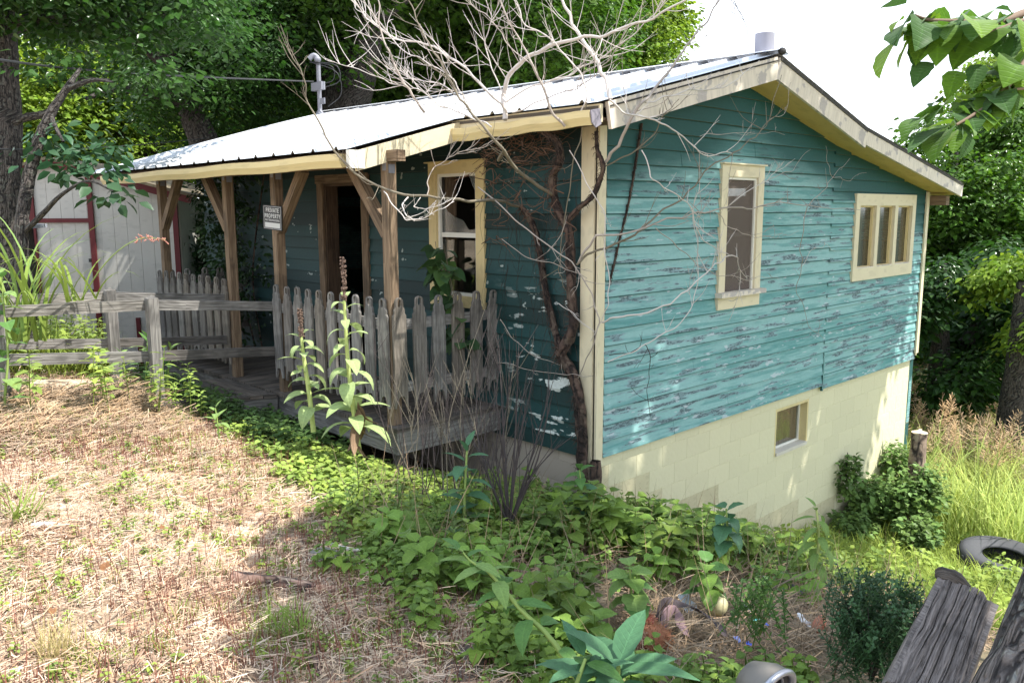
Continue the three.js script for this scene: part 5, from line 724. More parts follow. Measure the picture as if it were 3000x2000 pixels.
// ivy bush at the left end of the porch and ivy on the wall
{
  const c = [.151, 1.968, -8.744], b = thing('ivy_thicket', 'dark leafy ivy thicket seen between the left porch posts', 'bush', [c[0], ground(c[0], c[2]), c[2]]), y0 = ground(c[0], c[2]);
  obj('stem', [tube([[0, 0, 0], [0.1, 1, 0.1], [0, 2.4, 0]], [0.08, 0.06, 0.03], 10, 6), tube([[0.3, 0, 0.1], [0.4, 1, 0], [0.6, 2.2, 0.1]], [0.06, 0.05, 0.02], 10, 6)], M.bark, b);
  const [m, col] = crownList([[0.05, 1.8, 0, 0.55, 1.35, 0.6, 520], [0.1, 0.9, 0.1, 0.5, 0.9, 0.5, 240]], 351, undefined, 0.8); instances('foliage', SPRAY[1], M.ivy, m, b, col);
  const w = thing('wall_ivy', 'dark ivy hanging on the shaded front wall beside the third post', 'ivy', [-0.1, 0, -5.6]); obj('stem', [tube([[0, 0.3, 0], [0.02, 1.2, -0.2], [0, 2.6, 0.3]], 0.012, 10, 5), tube([[0, 0.3, -0.2], [0.02, 1.4, -0.6], [0, 2.6, -0.5]], 0.012, 10, 5)], M.vineBark, w);
  const q = rng(352), ml = [], cl = []; for (let i = 0; i < 260; i++) { const z = -1.2 + 1.7 * q(), y = 0.35 + 2.35 * Math.pow(q(), 0.7); if (z > -0.1 && q() < 0.75) continue; ml.push(tf(-0.05 - 0.18 * q(), y, z, q() * 6.28, 0.42 + 0.3 * q(), (q() - 0.5), (q() - 0.5))); const k = 0.6 + 0.6 * q(); cl.push(lin(k, k, k)); } instances('foliage', SPRAY[1], M.ivy, ml, w, cl);
}
// ---------- the near tree at the right: trunk, limbs with large leaves, and the crown that shades the yard ----------
{
  const root = [-2.776, .707, 3.945], O = V(root[0], ground(root[0], root[2]), root[2]), rel = (p) => V(p).sub(O), t = thing('near_tree', 'rough barked tree at the lower right edge whose leafy bough hangs in at upper right', 'tree', O.toArray());
  obj('trunk', tube([V(-0.03, -0.3, 0), ...[[-2.776, .707, 3.945], [-2.686, .819, 3.951], [-2.490, 1.113, 3.992], [-2.336, 1.334, 4.036], [-1.937, 1.893, 4.075], [-1.215, 2.689, 4.035]].map(rel), V(-1.2, 5, 3.9).sub(O), V(-0.9, 6.5, 3.8).sub(O)], [0.26, 0.22, 0.20, 0.19, 0.18, 0.17, 0.15, 0.12, 0.1], 90, 48, 0.10, 5), M.barkNear, t);
  const limb = (pts, r) => obj('limb', tube(pts.map(rel), r, 20, 7, 0.1, 3), std([0.16, 0.11, 0.075], 0.9), t);
  limb([[-1.917, 2.797, 3.751], [-2.442, 2.650, 3.697], [-2.748, 2.578, 3.698], [-2.896, 2.536, 3.676], [-2.994, 2.531, 3.639], [-3.089, 2.528, 3.590], [-3.130, 2.534, 3.576]], [0.018, 0.013, 0.009, 0.007, 0.005, 0.004, 0.003]);
  limb([[-1.927, 2.713, 3.761], [-2.580, 2.527, 3.731], [-2.879, 2.433, 3.744], [-2.967, 2.378, 3.742], [-3.062, 2.325, 3.731], [-3.118, 2.296, 3.712], [-3.167, 2.274, 3.697]], [0.018, 0.012, 0.008, 0.006, 0.005, 0.004, 0.003]);
  limb([[-2.0, 2.7, 4.0], [-1.291, 3.016, 3.747], [-1.922, 2.755, 3.756]], [0.05, 0.035, 0.02]); limb([[-2.714, 2.550, 3.738], [-2.868, 2.537, 3.732], [-2.969, 2.506, 3.711], [-3.034, 2.486, 3.681]], [0.006, 0.005, 0.004, 0.002]); limb([[-2.887, 2.423, 3.739], [-2.920, 2.374, 3.788], [-3.020, 2.358, 3.765]], [0.005, 0.004, 0.003]);
  const G = [0, 1, 2, 3].map((k) => leaf(1, [0.5, 0.56, 0.46, 0.6][k], { seg: 8, fold: 0.3, droop: [0.5, 0.8, 0.3, 1.0][k], wide: 0.4, saw: 0.05, wave: 0.04, stalk: 0.05, seed: k + 3 }));
  const tint = [M.branchLeaf, leafMat([0.09, 0.20, 0.018], 0.55, 0, true), leafMat([0.2, 0.36, 0.02], 0.62, 0, true), leafMat([0.06, 0.145, 0.03], 0.45, 0.1, true)], q = rng(61);
  const lf = (a, b, roll = 0) => { const A = rel(a), B = rel(b), d = B.clone().sub(A), L = d.length() * (0.7 + 0.25 * q()), o = obj('leaf', G[Math.floor(q() * 4)], tint[Math.floor(q() * 4)], t); const up = V(0.25 * (q() - 0.5), 1, 0.3 * (q() - 0.5)).addScaledVector(V(0.75, 0.1, -0.15), 0.3 + 0.9 * q()); aim(A, d, roll + (q() - 0.5) * 0.7, L, up.normalize()).decompose(o.position, o.quaternion, o.scale); };
  // leaf stalk and tip for those that stand clear, the rest set along the limbs
  lf([-3.118, 2.566, 3.553], [-3.234, 2.545, 3.516]); lf([-3.128, 2.530, 3.551], [-3.199, 2.504, 3.530]); lf([-3.117, 2.525, 3.563], [-3.269, 2.477, 3.553]); lf([-3.107, 2.514, 3.575], [-3.086, 2.490, 3.530]); lf([-3.132, 2.494, 3.555], [-3.283, 2.382, 3.532]); lf([-3.100, 2.490, 3.559], [-3.164, 2.398, 3.546]); lf([-3.091, 2.498, 3.594], [-3.189, 2.410, 3.589]); lf([-3.119, 2.429, 3.610], [-3.209, 2.365, 3.608]); lf([-3.068, 2.528, 3.595], [-3.220, 2.451, 3.621]); lf([-3.014, 2.531, 3.619], [-2.960, 2.582, 3.562]); lf([-3.009, 2.529, 3.625], [-3.128, 2.445, 3.641]); lf([-3.085, 2.406, 3.663], [-3.177, 2.331, 3.674]); lf([-2.972, 2.523, 3.648], [-3.109, 2.418, 3.666]); lf([-3.036, 2.423, 3.692], [-3.110, 2.355, 3.707]); lf([-2.939, 2.535, 3.663], [-2.880, 2.597, 3.594]); lf([-2.940, 2.527, 3.664], [-3.025, 2.441, 3.714]); lf([-2.890, 2.533, 3.683], [-2.821, 2.594, 3.624]); lf([-2.937, 2.492, 3.703], [-3.027, 2.418, 3.745]); lf([-2.833, 2.552, 3.692], [-2.927, 2.470, 3.760]); lf([-2.814, 2.559, 3.694], [-2.786, 2.628, 3.650]); lf([-2.885, 2.455, 3.733], [-3.050, 2.418, 3.723]);
  lf([-3.163, 2.326, 3.661], [-3.238, 2.336, 3.643]); lf([-3.146, 2.325, 3.678], [-3.271, 2.297, 3.647]); lf([-3.171, 2.302, 3.673], [-3.267, 2.293, 3.624]); lf([-3.213, 2.290, 3.648], [-3.334, 2.271, 3.620]); lf([-3.173, 2.278, 3.690], [-3.273, 2.261, 3.654]); lf([-3.180, 2.271, 3.685], [-3.332, 2.205, 3.636]); lf([-3.175, 2.265, 3.691], [-3.315, 2.218, 3.679]); lf([-3.173, 2.259, 3.695], [-3.294, 2.206, 3.702]); lf([-3.164, 2.263, 3.702], [-3.247, 2.202, 3.720]); lf([-3.158, 2.267, 3.707], [-3.208, 2.193, 3.760]); lf([-3.143, 2.279, 3.705], [-3.194, 2.246, 3.761]); lf([-3.116, 2.295, 3.713], [-3.063, 2.335, 3.657]); lf([-3.088, 2.305, 3.711], [-3.127, 2.265, 3.795]); lf([-3.036, 2.339, 3.725], [-3.164, 2.248, 3.762]); lf([-3.030, 2.339, 3.731], [-3.094, 2.348, 3.695]); lf([-2.972, 2.375, 3.737], [-3.051, 2.386, 3.701]); lf([-2.967, 2.371, 3.743], [-3.068, 2.292, 3.804]); lf([-2.917, 2.407, 3.741], [-2.989, 2.328, 3.801]); lf([-2.921, 2.399, 3.739], [-3.026, 2.401, 3.721]); lf([-3.061, 2.313, 3.735], [-3.078, 2.299, 3.792]); lf([-3.000, 2.356, 3.742], [-3.069, 2.251, 3.797]); lf([-2.812, 2.519, 3.720], [-2.965, 2.442, 3.729]);
  for (let i = 0; i < 56; i++) { const up = i % 2, u = up ? 2700 + 320 * q() : 2790 + 220 * q(), v = up ? 60 + 20 * q() : 380 - (u - 2790) * 0.85 + 20 * (q() - 0.5), d = 1.9 + 0.25 * q(), a = q() * 6.283; lf(woodAt(u, v, d), woodAt(u + Math.cos(a) * 90 - 20, v + Math.abs(Math.sin(a)) * 62 * (q() < 0.6 ? 1 : -0.7), d - 0.08 + 0.2 * (q() - 0.5))); }
  // crown overhead, above the frame: it lets sun onto the left of the yard only
  const keep = (x, y, z, r) => {   // gx, gz: where the sun carries a leaf's shade down to 1 m
    const k = (y - 1) / 0.87, gx = x - 0.27 * k, gz = z - 0.41 * k, j = 0.4 * (r() - 0.5);
    if (y < 4.9 || (gx + 3.4) ** 2 + (gz - 2.97) ** 2 < 0.45) return false;
    if (gx > 0.35 || (gx > -0.4 && gz < 0.4)) return gz > -0.72 + 0.3 * j && gx < 6.55 + j - 0.3 * Math.max(0, gz) && !(gz > 1.5 && vn(gx * 2.2 + 40, gz * 2.2 + 40) > 0.52);
    return gz > 0.5 + j && gx > -2.55 - 0.62 * (gz - 0.75) + 1.3 * j && vn(gx * 2.6 + 40, gz * 2.6 + 40) < 0.53;
  };
  const [m, c] = crownList([[0.5, 6.6, 3.4, 3.4, 1.7, 2.6, 2600], [4.3, 6.6, 2.6, 3.6, 1.7, 2.0, 5000], [7.2, 6.4, 2.6, 1.9, 1.5, 1.6, 1500], [-1, 7.6, 5.2, 3, 1.5, 2.2, 1500], [2.5, 7.6, 4.6, 4, 1.6, 2.2, 2000]].map((b) => [b[0] - O.x, b[1] - O.y, b[2] - O.z, ...b.slice(3)]), 62, (x, y, z, r) => keep(x + O.x, y + O.y, z + O.z, r));
  instances('crown', SPRAY[3], M.forest, m, t, c);
  for (const p of [[[-1.4, 5.2, 3.95], [0.8, 6, 3.4], [3.6, 6.6, 2.6], [6.5, 6.6, 2.4]], [[-1.3, 5.6, 3.95], [-0.6, 6.8, 4.8], [0.6, 7.6, 5.2]], [[-1.2, 6, 3.9], [0.4, 7.2, 4], [2.4, 7.8, 4.4]]]) limb(p, [0.1, 0.07, 0.04, 0.015]);
}

// ---------- dead vine: trunks on the wall, bleached branches over the roof and the gable ----------
{
  const base = [-.08, -.343, -.05], t = thing('dead_vine', 'big leafless woody vine climbing the house corner and sprawling over the roof', 'vine', base), O = V(base), q = rng(81);
  const rel = (p) => V(p).sub(O);
  // twigs branch off at a forward angle and fork once
  function twigs(c, n, r, len, out, lo = 0.2) {
    const l = [];
    for (let k = 0; k < n; k++) {
      const f = lo + (0.98 - lo) * q(), p = c.getPoint(f), tan = c.getTangent(f), d = tan.clone().multiplyScalar(0.7).add(V(q() - 0.5, q() - 0.35, q() - 0.5).multiplyScalar(1.5)).addScaledVector(out, 0.25 * q()).normalize(), L = len * (0.35 + 0.9 * q());
      const m = p.clone().addScaledVector(d, L * 0.5).add(V((q() - 0.5) * 0.14 * L, (q() - 0.4) * 0.14 * L, (q() - 0.5) * 0.14 * L)), e = p.clone().addScaledVector(d, L).add(V(0, L * 0.18, 0)); l.push(tube([p, m, e], [Math.min(r * 0.45, 0.0036), 0.001], 6, 4));
      if (q() < 0.7) { const d2 = d.clone().add(V(q() - 0.5, q() - 0.2, q() - 0.5)).normalize(); l.push(tube([m, m.clone().addScaledVector(d2, L * 0.22).add(V(0, 0.01, 0)), m.clone().addScaledVector(d2, L * 0.45)], [0.0024, 0.001], 4, 4)); }
    }
    return l;
  }
  const br = (pts, r0, r1, n = 4, len = 0.28, mat = M.twig, name = 'branch') => { const P0 = pts.map(rel), P = [P0[0]]; for (let i = 1; i < P0.length; i++) { const s = P0[i].distanceTo(P0[i - 1]); for (const f of [0.33, 0.67]) P.push(P0[i - 1].clone().lerp(P0[i], f).add(V(q() - 0.5, q() - 0.5, q() - 0.5).multiplyScalar(0.10 * s))); P.push(P0[i]); } const c = new THREE.CatmullRomCurve3(P, false, 'centripetal'); return obj(name, [tube(P, [r0 * 0.8, (r0 + r1) * 0.42, r1 * 0.75], 44, r0 > 0.012 ? 8 : 6, r0 > 0.012 ? 0.12 : 0.05, n), ...twigs(c, Math.ceil(n * 1.9), r0, len, V(-0.4, 0.3, 0.5))], mat, t); };
  const hairy = (pts, r0, r1, n) => { const P = pts.map(rel), c = new THREE.CatmullRomCurve3(P), l = []; obj('trunk', tube(P, [r0, (r0 + r1) / 2, r1], 40, 10, 0.3, 7), M.vineBark, t); for (let k = 0; k < n; k++) { const p = c.getPoint(q()), a = q() * 6.28, d = V(-0.35 - 0.3 * q(), Math.cos(a) * 0.6, Math.sin(a)).normalize(), L = r0 * (1.1 + 1.5 * q()); l.push(tube([p, p.clone().addScaledVector(d, L * 0.7), p.clone().addScaledVector(d, L).add(V(0.01, -0.02, 0))], [0.0038, 0.001], 2, 3)); } obj('rootlets', l, M.hair, t).userData.kind = 'stuff'; };
  hairy([[-.08, -.343, -.05], [-.09, .232, -.065], [-.09, .444, -.083], [-.1, .704, -.149], [-.1, .856, -.286], [-.1, .927, -.31]], 0.05, 0.042, 260);
  hairy([[-.1, .869, -.302], [-.1, 1.032, -.203], [-.1, 1.166, -.155], [-.1, 1.364, -.176], [-.1, 1.581, -.197], [-.11, 1.795, -.191], [-.12, 1.936, -.206], [-.13, 2.041, -.285], [-.14, 2.202, -.349], [-.18, 2.358, -.324], [-.25, 2.488, -.179], [-.32, 2.618, -.159], [-.4, 2.701, -.228]], 0.046, 0.03, 420);
  hairy([[-.09, .895, -.319], [-.07, 1.138, -.419], [-.07, 1.321, -.484], [-.07, 1.524, -.537], [-.08, 1.710, -.565], [-.1, 1.893, -.599], [-.12, 2.023, -.657], [-.15, 2.115, -.731]], 0.03, 0.026, 260);
  hairy([[-.12, 2.016, -.184], [-.14, 2.112, -.061], [-.15, 2.178, .061], [-.16, 2.310, .154], [-.2, 2.423, .219], [-.22, 2.539, .179], [-.26, 2.673, .197]], 0.024, 0.016, 120);
  hairy([[.51, 2.795, .04], [.462, 2.576, .04], [.404, 2.295, .035], [.337, 2.070, .035], [.267, 1.874, .03], [.192, 1.650, .03], [.133, 1.498, .03]], 0.011, 0.009, 240);
  obj('trunk', tube([[-.064, .012, .07], [-.064, -.135, .08], [-.06, -.37, .1]].map(rel), [0.05, 0.06], 8, 10, 0.3, 3), M.vineBark, t);
  // over the front eave and the roof
  br([[-.15, 2.115, -.731], [-.5, 2.162, -.677], [-.9, 2.170, -.634], [-1.150, 2.198, -.752], [-1.300, 2.215, -.906], [-1.450, 2.307, -1.088], [-1.550, 2.418, -1.223], [-1.620, 2.585, -1.345], [-1.680, 2.777, -1.421], [-1.700, 2.950, -1.557], [-1.720, 3.047, -1.515], [-1.750, 3.185, -1.544], [-1.750, 3.278, -1.660], [-1.750, 3.344, -1.633]], 0.016, 0.003, 9, 0.3, M.vineGreen);
  br([[-1.150, 2.204, -.752], [-1.100, 2.338, -.79], [-1.050, 2.418, -.782], [-1.000, 2.488, -.666], [-.95, 2.533, -.553], [-.9, 2.558, -.401], [-.85, 2.607, -.322]], 0.006, 0.002, 6, 0.2);
  br([[-1.380, 2.233, -1.000], [-1.400, 2.128, -.862], [-1.400, 2.013, -.694], [-1.350, 2.026, -.55], [-1.300, 2.101, -.37], [-1.200, 2.150, -.372]], 0.006, 0.003, 3, 0.25, M.twigPale);
  br([[-1.200, 2.187, -.93], [-1.300, 2.128, -.874], [-1.350, 2.050, -.759], [-1.350, 2.005, -.659]], 0.008, 0.004, 2, 0.2, M.twigPale); br([[-1.200, 2.185, -.77], [-1.250, 2.115, -.793], [-1.250, 2.096, -.634], [-1.200, 2.136, -.491], [-1.100, 2.172, -.509]], 0.005, 0.002, 4, 0.15, M.twigPale);
  br([[-.75, 2.464, -.369], [-.85, 2.527, -.203], [-1.000, 2.651, -.215], [-1.050, 2.788, -.337], [-1.100, 2.968, -.461], [-1.100, 3.144, -.595], [-1.100, 3.341, -.76], [-1.100, 3.524, -.905], [-1.100, 3.748, -1.048]], 0.016, 0.005, 9, 0.35, M.vineGreen); br([[-.14, 2.202, -.349], [-.4, 2.305, -.335], [-.6, 2.388, -.304], [-.85, 2.527, -.203]], 0.019, 0.016, 4, 0.25, M.vineGreen);
  br([[-.5, 2.703, .093], [-.6, 2.821, .039], [-.65, 2.993, .003], [-.7, 3.139, -.051], [-.7, 3.295, -.157], [-.7, 3.460, -.287], [-.7, 3.709, -.449]], 0.014, 0.005, 6, 0.3);
  br([[-1.000, 2.850, -.952], [-1.100, 2.974, -.976], [-1.150, 3.117, -1.058], [-1.200, 3.301, -1.117], [-1.200, 3.453, -1.219], [-1.200, 3.774, -1.291]], 0.013, 0.007, 4, 0.3);
  br([[-.55, 2.794, -.499], [-.5, 2.976, -.578], [-.5, 3.125, -.518], [-.5, 3.239, -.335], [-.5, 3.286, -.121], [-.5, 3.310, .184], [-.5, 3.308, .521], [-.5, 3.337, .856], [-.5, 3.419, 1.137]], 0.026, 0.008, 10, 0.5, M.twigPale);
  br([[-.55, 2.845, -.483], [-.6, 2.909, -.485], [-.7, 3.034, -.585], [-.75, 3.183, -.719], [-.8, 3.288, -.882], [-.85, 3.405, -1.098], [-.9, 3.465, -1.353], [-.95, 3.558, -1.536], [-1.000, 3.694, -1.724], [-1.000, 3.902, -1.974]], 0.015, 0.004, 12, 0.4, M.twigPale);
  br([[-.8, 2.712, -.39], [-.9, 2.802, -.554], [-1.000, 2.886, -.772], [-1.050, 3.003, -.909], [-1.100, 3.064, -1.101], [-1.200, 3.163, -1.373], [-1.300, 3.342, -1.883]], 0.008, 0.003, 10, 0.35, M.twigPale);
  br([[-.8, 2.919, -.667], [-.85, 3.083, -.753], [-.9, 3.186, -.886], [-.95, 3.325, -1.186], [-1.000, 3.529, -1.439], [-1.000, 3.683, -1.725], [-1.000, 3.895, -1.933]], 0.007, 0.003, 8, 0.35, M.twigPale);
  br([[-.8, 2.828, -.504], [-.9, 3.077, -.889], [-1.000, 3.143, -1.154], [-1.050, 3.280, -1.438], [-1.100, 3.433, -1.661]], 0.006, 0.002, 8, 0.3, M.twigPale); br([[-.8, 2.908, -.543], [-.85, 2.998, -.726], [-.95, 3.035, -.983], [-1.000, 3.223, -1.363], [-1.050, 3.555, -1.663]], 0.005, 0.002, 7, 0.3, M.twigPale);
  br([[-.35, 2.884, .402], [-.3, 3.043, .316], [-.3, 3.215, .198], [-.3, 3.423, .027], [-.3, 3.615, -.097], [-.3, 3.780, -.186]], 0.02, 0.012, 7, 0.4, M.twigPale);
  br([[-.45, 2.797, .2], [-.45, 2.898, .265], [-.45, 3.079, .203], [-.5, 3.215, .088], [-.5, 3.390, -.121], [-.55, 3.481, -.285], [-.55, 3.617, -.344], [-.6, 3.712, -.367]], 0.009, 0.004, 7, 0.35, M.twigPale);
  br([[-.5, 2.934, -.551], [-.4, 3.052, -.325], [-.35, 3.088, -.046], [-.3, 3.170, .172], [-.2, 3.309, .406], [-.2, 3.456, .676], [-.2, 3.574, .789]], 0.009, 0.004, 9, 0.4, M.twigPale); br([[-.5, 2.848, -.473], [-.35, 2.945, -.243], [-.3, 2.994, .032], [-.3, 3.074, .217], [-.25, 3.238, .352], [-.2, 3.443, .465]], 0.007, 0.003, 7, 0.35);
  br([[-.5, 2.930, -.512], [-.55, 3.203, -.654], [-.55, 3.422, -.732], [-.55, 3.591, -.65], [-.6, 3.770, -.693]], 0.007, 0.004, 7, 0.3, M.twigPale); br([[-.7, 3.139, -.051], [-.7, 3.347, -.339], [-.7, 3.518, -.489], [-.7, 3.682, -.723], [-.7, 3.812, -.885]], 0.006, 0.003, 6, 0.3);
  // hanging before the corner
  br([[-.45, 2.753, -.202], [-.45, 2.864, .265], [-.4, 2.753, .177], [-.35, 2.361, .028], [-.3, 2.027, -.081], [-.25, 1.731, -.172], [-.2, 1.584, -.239], [-.12, 1.417, -.216]].slice(1), 0.006, 0.004, 2, 0.2, M.vineGreen);
  br([[-.55, 2.275, -.83], [-.5, 2.079, -.544], [-.42, 1.873, -.277], [-.36, 1.690, .044], [-.3, 1.505, .153], [-.25, 1.235, .248], [-.2, .973, .122], [-.1, .694, -.104]], 0.007, 0.006, 4, 0.25);
  br([[-.4, 2.535, .05], [-.35, 2.277, .188], [-.3, 2.062, .325], [-.28, 1.619, .354], [-.28, 1.367, .359], [-.25, 1.183, .238], [-.22, 1.048, .131]], 0.005, 0.004, 3, 0.25, M.twigPale);
  br([[-.4, 1.846, -.703], [-.36, 1.705, -.46], [-.33, 1.618, -.032], [-.3, 1.559, .156]], 0.004, 0.003, 2, 0.2); br([[-.25, 1.332, -.191], [-.25, 1.232, .01], [-.25, 1.127, .197]], 0.004, 0.002, 1, 0.15, M.twigPale); br([[-.3, 1.145, -.835], [-.25, .984, -.737], [-.2, .852, -.536], [-.12, .784, -.291]], 0.005, 0.003, 2, 0.2); br([[-.25, .744, -.913], [-.2, .717, -.536], [-.16, .724, -.176], [-.2, .77, .147]], 0.004, 0.003, 1, 0.15);
  // across the gable
  br([[-.381, 1.668, .12], [-.354, 1.748, .2], [-.255, 1.792, .3], [-.084, 1.895, .45], [.105, 2.034, .5], [.456, 2.228, .55], [.695, 2.431, .6], [1.006, 2.554, .62], [1.295, 2.690, .65], [1.511, 2.843, .65], [1.586, 3.058, .65], [1.781, 3.256, .6]], 0.012, 0.003, 7, 0.3, M.vineGreen);
  br([[-.361, 1.680, .12], [-.375, 1.894, .3], [-.246, 1.898, .4], [.107, 1.981, .5], [.562, 2.066, .55], [1.036, 2.101, .55], [1.740, 2.123, .5], [2.728, 2.125, .45], [3.371, 2.087, .4], [4.346, 2.086, .35]], 0.012, 0.003, 7, 0.28);
  br([[2.728, 2.125, .45], [3.009, 2.262, .45], [3.222, 2.407, .45], [3.597, 2.615, .45]], 0.005, 0.002, 2, 0.2); br([[3.222, 2.407, .45], [3.079, 2.557, .45], [3.028, 2.717, .45]], 0.003, 0.0015, 0, 0.1); br([[3.222, 2.407, .45], [3.630, 2.381, .45], [4.047, 2.482, .45]], 0.003, 0.0015, 1, 0.1);
  br([[2.701, 2.115, .45], [2.798, 1.735, .35], [2.943, 1.517, .3], [3.053, 1.218, .2], [3.550, .791, .12], [3.965, .612, .1]], 0.005, 0.0025, 3, 0.2); br([[2.953, 1.499, .3], [3.125, 1.652, .3], [3.472, 1.713, .3], [3.757, 1.628, .28]], 0.0035, 0.0015, 1, 0.1, M.twigPale);
  br([[.108, 1.945, .5], [.352, 1.779, .55], [.652, 1.618, .55], [1.088, 1.517, .5], [1.637, 1.439, .45], [2.263, 1.431, .4]], 0.005, 0.0022, 4, 0.25); br([[.864, 2.065, .55], [1.208, 1.926, .5], [1.603, 1.857, .45], [2.114, 1.822, .4], [2.740, 1.870, .35]], 0.004, 0.002, 2, 0.2);
  br([[-.091, 2.526, .5], [-.104, 2.320, .6], [.095, 2.221, .65], [.312, 2.138, .65], [.482, 1.905, .65], [.858, 1.744, .6], [1.131, 1.688, .55]], 0.006, 0.004, 5, 0.25, M.twigPale); br([[1.036, 2.101, .55], [1.364, 2.239, .55], [1.709, 2.346, .55], [1.902, 2.473, .55]], 0.0055, 0.0025, 3, 0.2, M.twigPale); br([[1.686, 2.337, .55], [2.266, 2.446, .5], [2.608, 2.661, .5]], 0.004, 0.0015, 1, 0.15);
  br([[-.223, 1.211, .25], [-.258, 1.269, .4], [-.103, 1.285, .5], [.207, 1.355, .6], [.442, 1.508, .65], [.732, 1.647, .65], [1.059, 1.699, .6], [1.171, 1.674, .6], [1.304, 1.547, .55], [1.382, 1.335, .5], [1.394, 1.078, .4]], 0.010, 0.003, 6, 0.25, M.twigPale);
  br([[-.209, .903, .3], [-.124, .998, .5], [.115, 1.098, .55], [.318, 1.178, .6], [.503, 1.328, .6], [.568, 1.497, .6], [.55, 1.793, .6], [.463, 2.042, .6], [.543, 2.338, .6]], 0.006, 0.003, 5, 0.25, M.twigPale);
  br([[-.128, .941, .25], [-.015, .953, .35], [.141, 1.010, .4], [.352, .829, .3], [.45, .565, .2], [.618, .28, .12]], 0.005, 0.003, 4, 0.2, M.deadTwig);
  br([[-.18, 2.418, .179], [-.181, 2.558, .35], [-.182, 2.730, .45], [-.144, 2.839, .5], [.04, 2.976, .5], [.231, 3.128, .5], [.422, 3.310, .5], [.565, 3.441, .5], [.768, 3.610, .5], [.956, 3.821, .5]], 0.016, 0.008, 6, 0.35); br([[-.18, 2.409, .196], [.044, 2.517, .3], [.211, 2.676, .4], [.2, 2.822, .5], [.303, 2.927, .55]], 0.008, 0.003, 4, 0.25, M.vineGreen);
  br([[-.478, 2.859, .5], [-.384, 2.773, .55], [-.142, 2.744, .6], [-.002, 2.705, .65], [.236, 2.630, .65], [.451, 2.528, .65], [1.024, 2.545, .6]], 0.009, 0.005, 5, 0.3, M.twigPale); br([[-.062, 2.876, .5], [.208, 2.942, .55], [.513, 3.016, .55], [.84, 3.057, .55], [1.137, 3.160, .55], [1.566, 3.365, .5]], 0.008, 0.003, 6, 0.25, M.twigPale);
  br([[.451, 2.528, .65], [.549, 2.231, .6], [.552, 1.851, .6], [.525, 1.407, .55]], 0.003, 0.002, 3, 0.2); br([[1.023, 2.556, .6], [1.060, 2.295, .55], [1.035, 2.124, .55]], 0.003, 0.002, 2, 0.2); br([[1.516, 2.852, .65], [1.874, 2.941, .6], [2.055, 3.230, .55]], 0.003, 0.0015, 1, 0.15); br([[.525, 2.655, .6], [.923, 2.700, .6], [1.300, 2.728, .6], [1.988, 2.757, .55]], 0.003, 0.0015, 3, 0.2);
  br([[.951, 3.332, .772], [.846, 3.552, .762], [.819, 3.658, .713], [.793, 3.764, .664]], 0.003, 0.003, 4, 0.3, M.deadTwig);
  // brown tangle under the eave
  const tang = []; for (let k = 0; k < 150; k++) { const z = -0.12 - 1.05 * q(), y = 2.72 - 1.0 * q() * q(), x = -0.06 - 0.3 * q(); tang.push(tube([rel([x, y, z]), rel([x - 0.1 * q(), y - 0.15 * q() + 0.05, z + 0.3 * (q() - 0.5)]), rel([x + 0.1 * (q() - 0.6), y - 0.3 * q() + 0.12, z + 0.6 * (q() - 0.5)])], [0.003 + 0.004 * q() * q(), 0.0015], 6, 4)); } obj('tangle', tang, std([0.13, 0.07, 0.042], 0.95), t).userData.kind = 'stuff';
  const fine = []; for (let k = 0; k < 90; k++) { const z = -0.1 - 1.15 * q(), y = 0.5 + 2.1 * q(), x = -0.04 - 0.1 * q(); fine.push(tube([rel([x, y, z]), rel([x - 0.05 * q(), y - 0.2, z + 0.15 * (q() - 0.5)]), rel([x, y - 0.2 - 0.4 * q(), z + 0.3 * (q() - 0.5)])], [0.0022, 0.001], 5, 3)); } obj('hanging_twigs', fine, M.vineBark, t).userData.kind = 'stuff';
}

// ---------- things lying about ----------
function lump(r, s, seed, d = 2, amp = 0.25) { const g = new THREE.IcosahedronGeometry(r, d), p = g.attributes.position; for (let i = 0; i < p.count; i++) { const x = p.getX(i), y = p.getY(i), z = p.getZ(i), k = 1 + amp * (fbm(x / r * 1.4 + 7 + seed, y / r * 1.4 + z / r * 0.9 + 9, 3, 1024, 1024, seed) * 2 - 1); p.setXYZ(i, x * k * s[0], y * k * s[1], z * k * s[2]); } g.computeVertexNormals(); return g; }
const deadBark = std([1.9, 1.35, 1.1], 0.95, { map: barkTex, bumpMap: barkBump, bumpScale: 0.006 });
{
  const a = [-3.504, .237, .589], l = thing('fallen_log', 'short rotting log lying on the shaded edge of the yard', 'log', a), r = (p) => V(p).sub(V(a)).add(V(0, 0.03, 0));
  obj('bark', tube([r([-3.504, .237, .589]), r([-3.401, .224, .675]), r([-3.296, .21, .792]), r([-3.229, .203, .921])], [0.034, 0.038, 0.03, 0.026], 18, 10, 0.25, 4), deadBark, l); obj('cut_end', lump(0.03, [0.5, 1, 1], 5), std([0.5, 0.33, 0.2], 0.9), l).position.set(0, 0.03, 0); obj('bare_wood', tube([r([-3.229, .203, .921]), r([-3.174, .194, .959]), r([-3.099, .178, .957])], [0.025, 0.022, 0.012], 8, 8, 0.2, 2), std([0.42, 0.25, 0.17], 0.9), l);
}
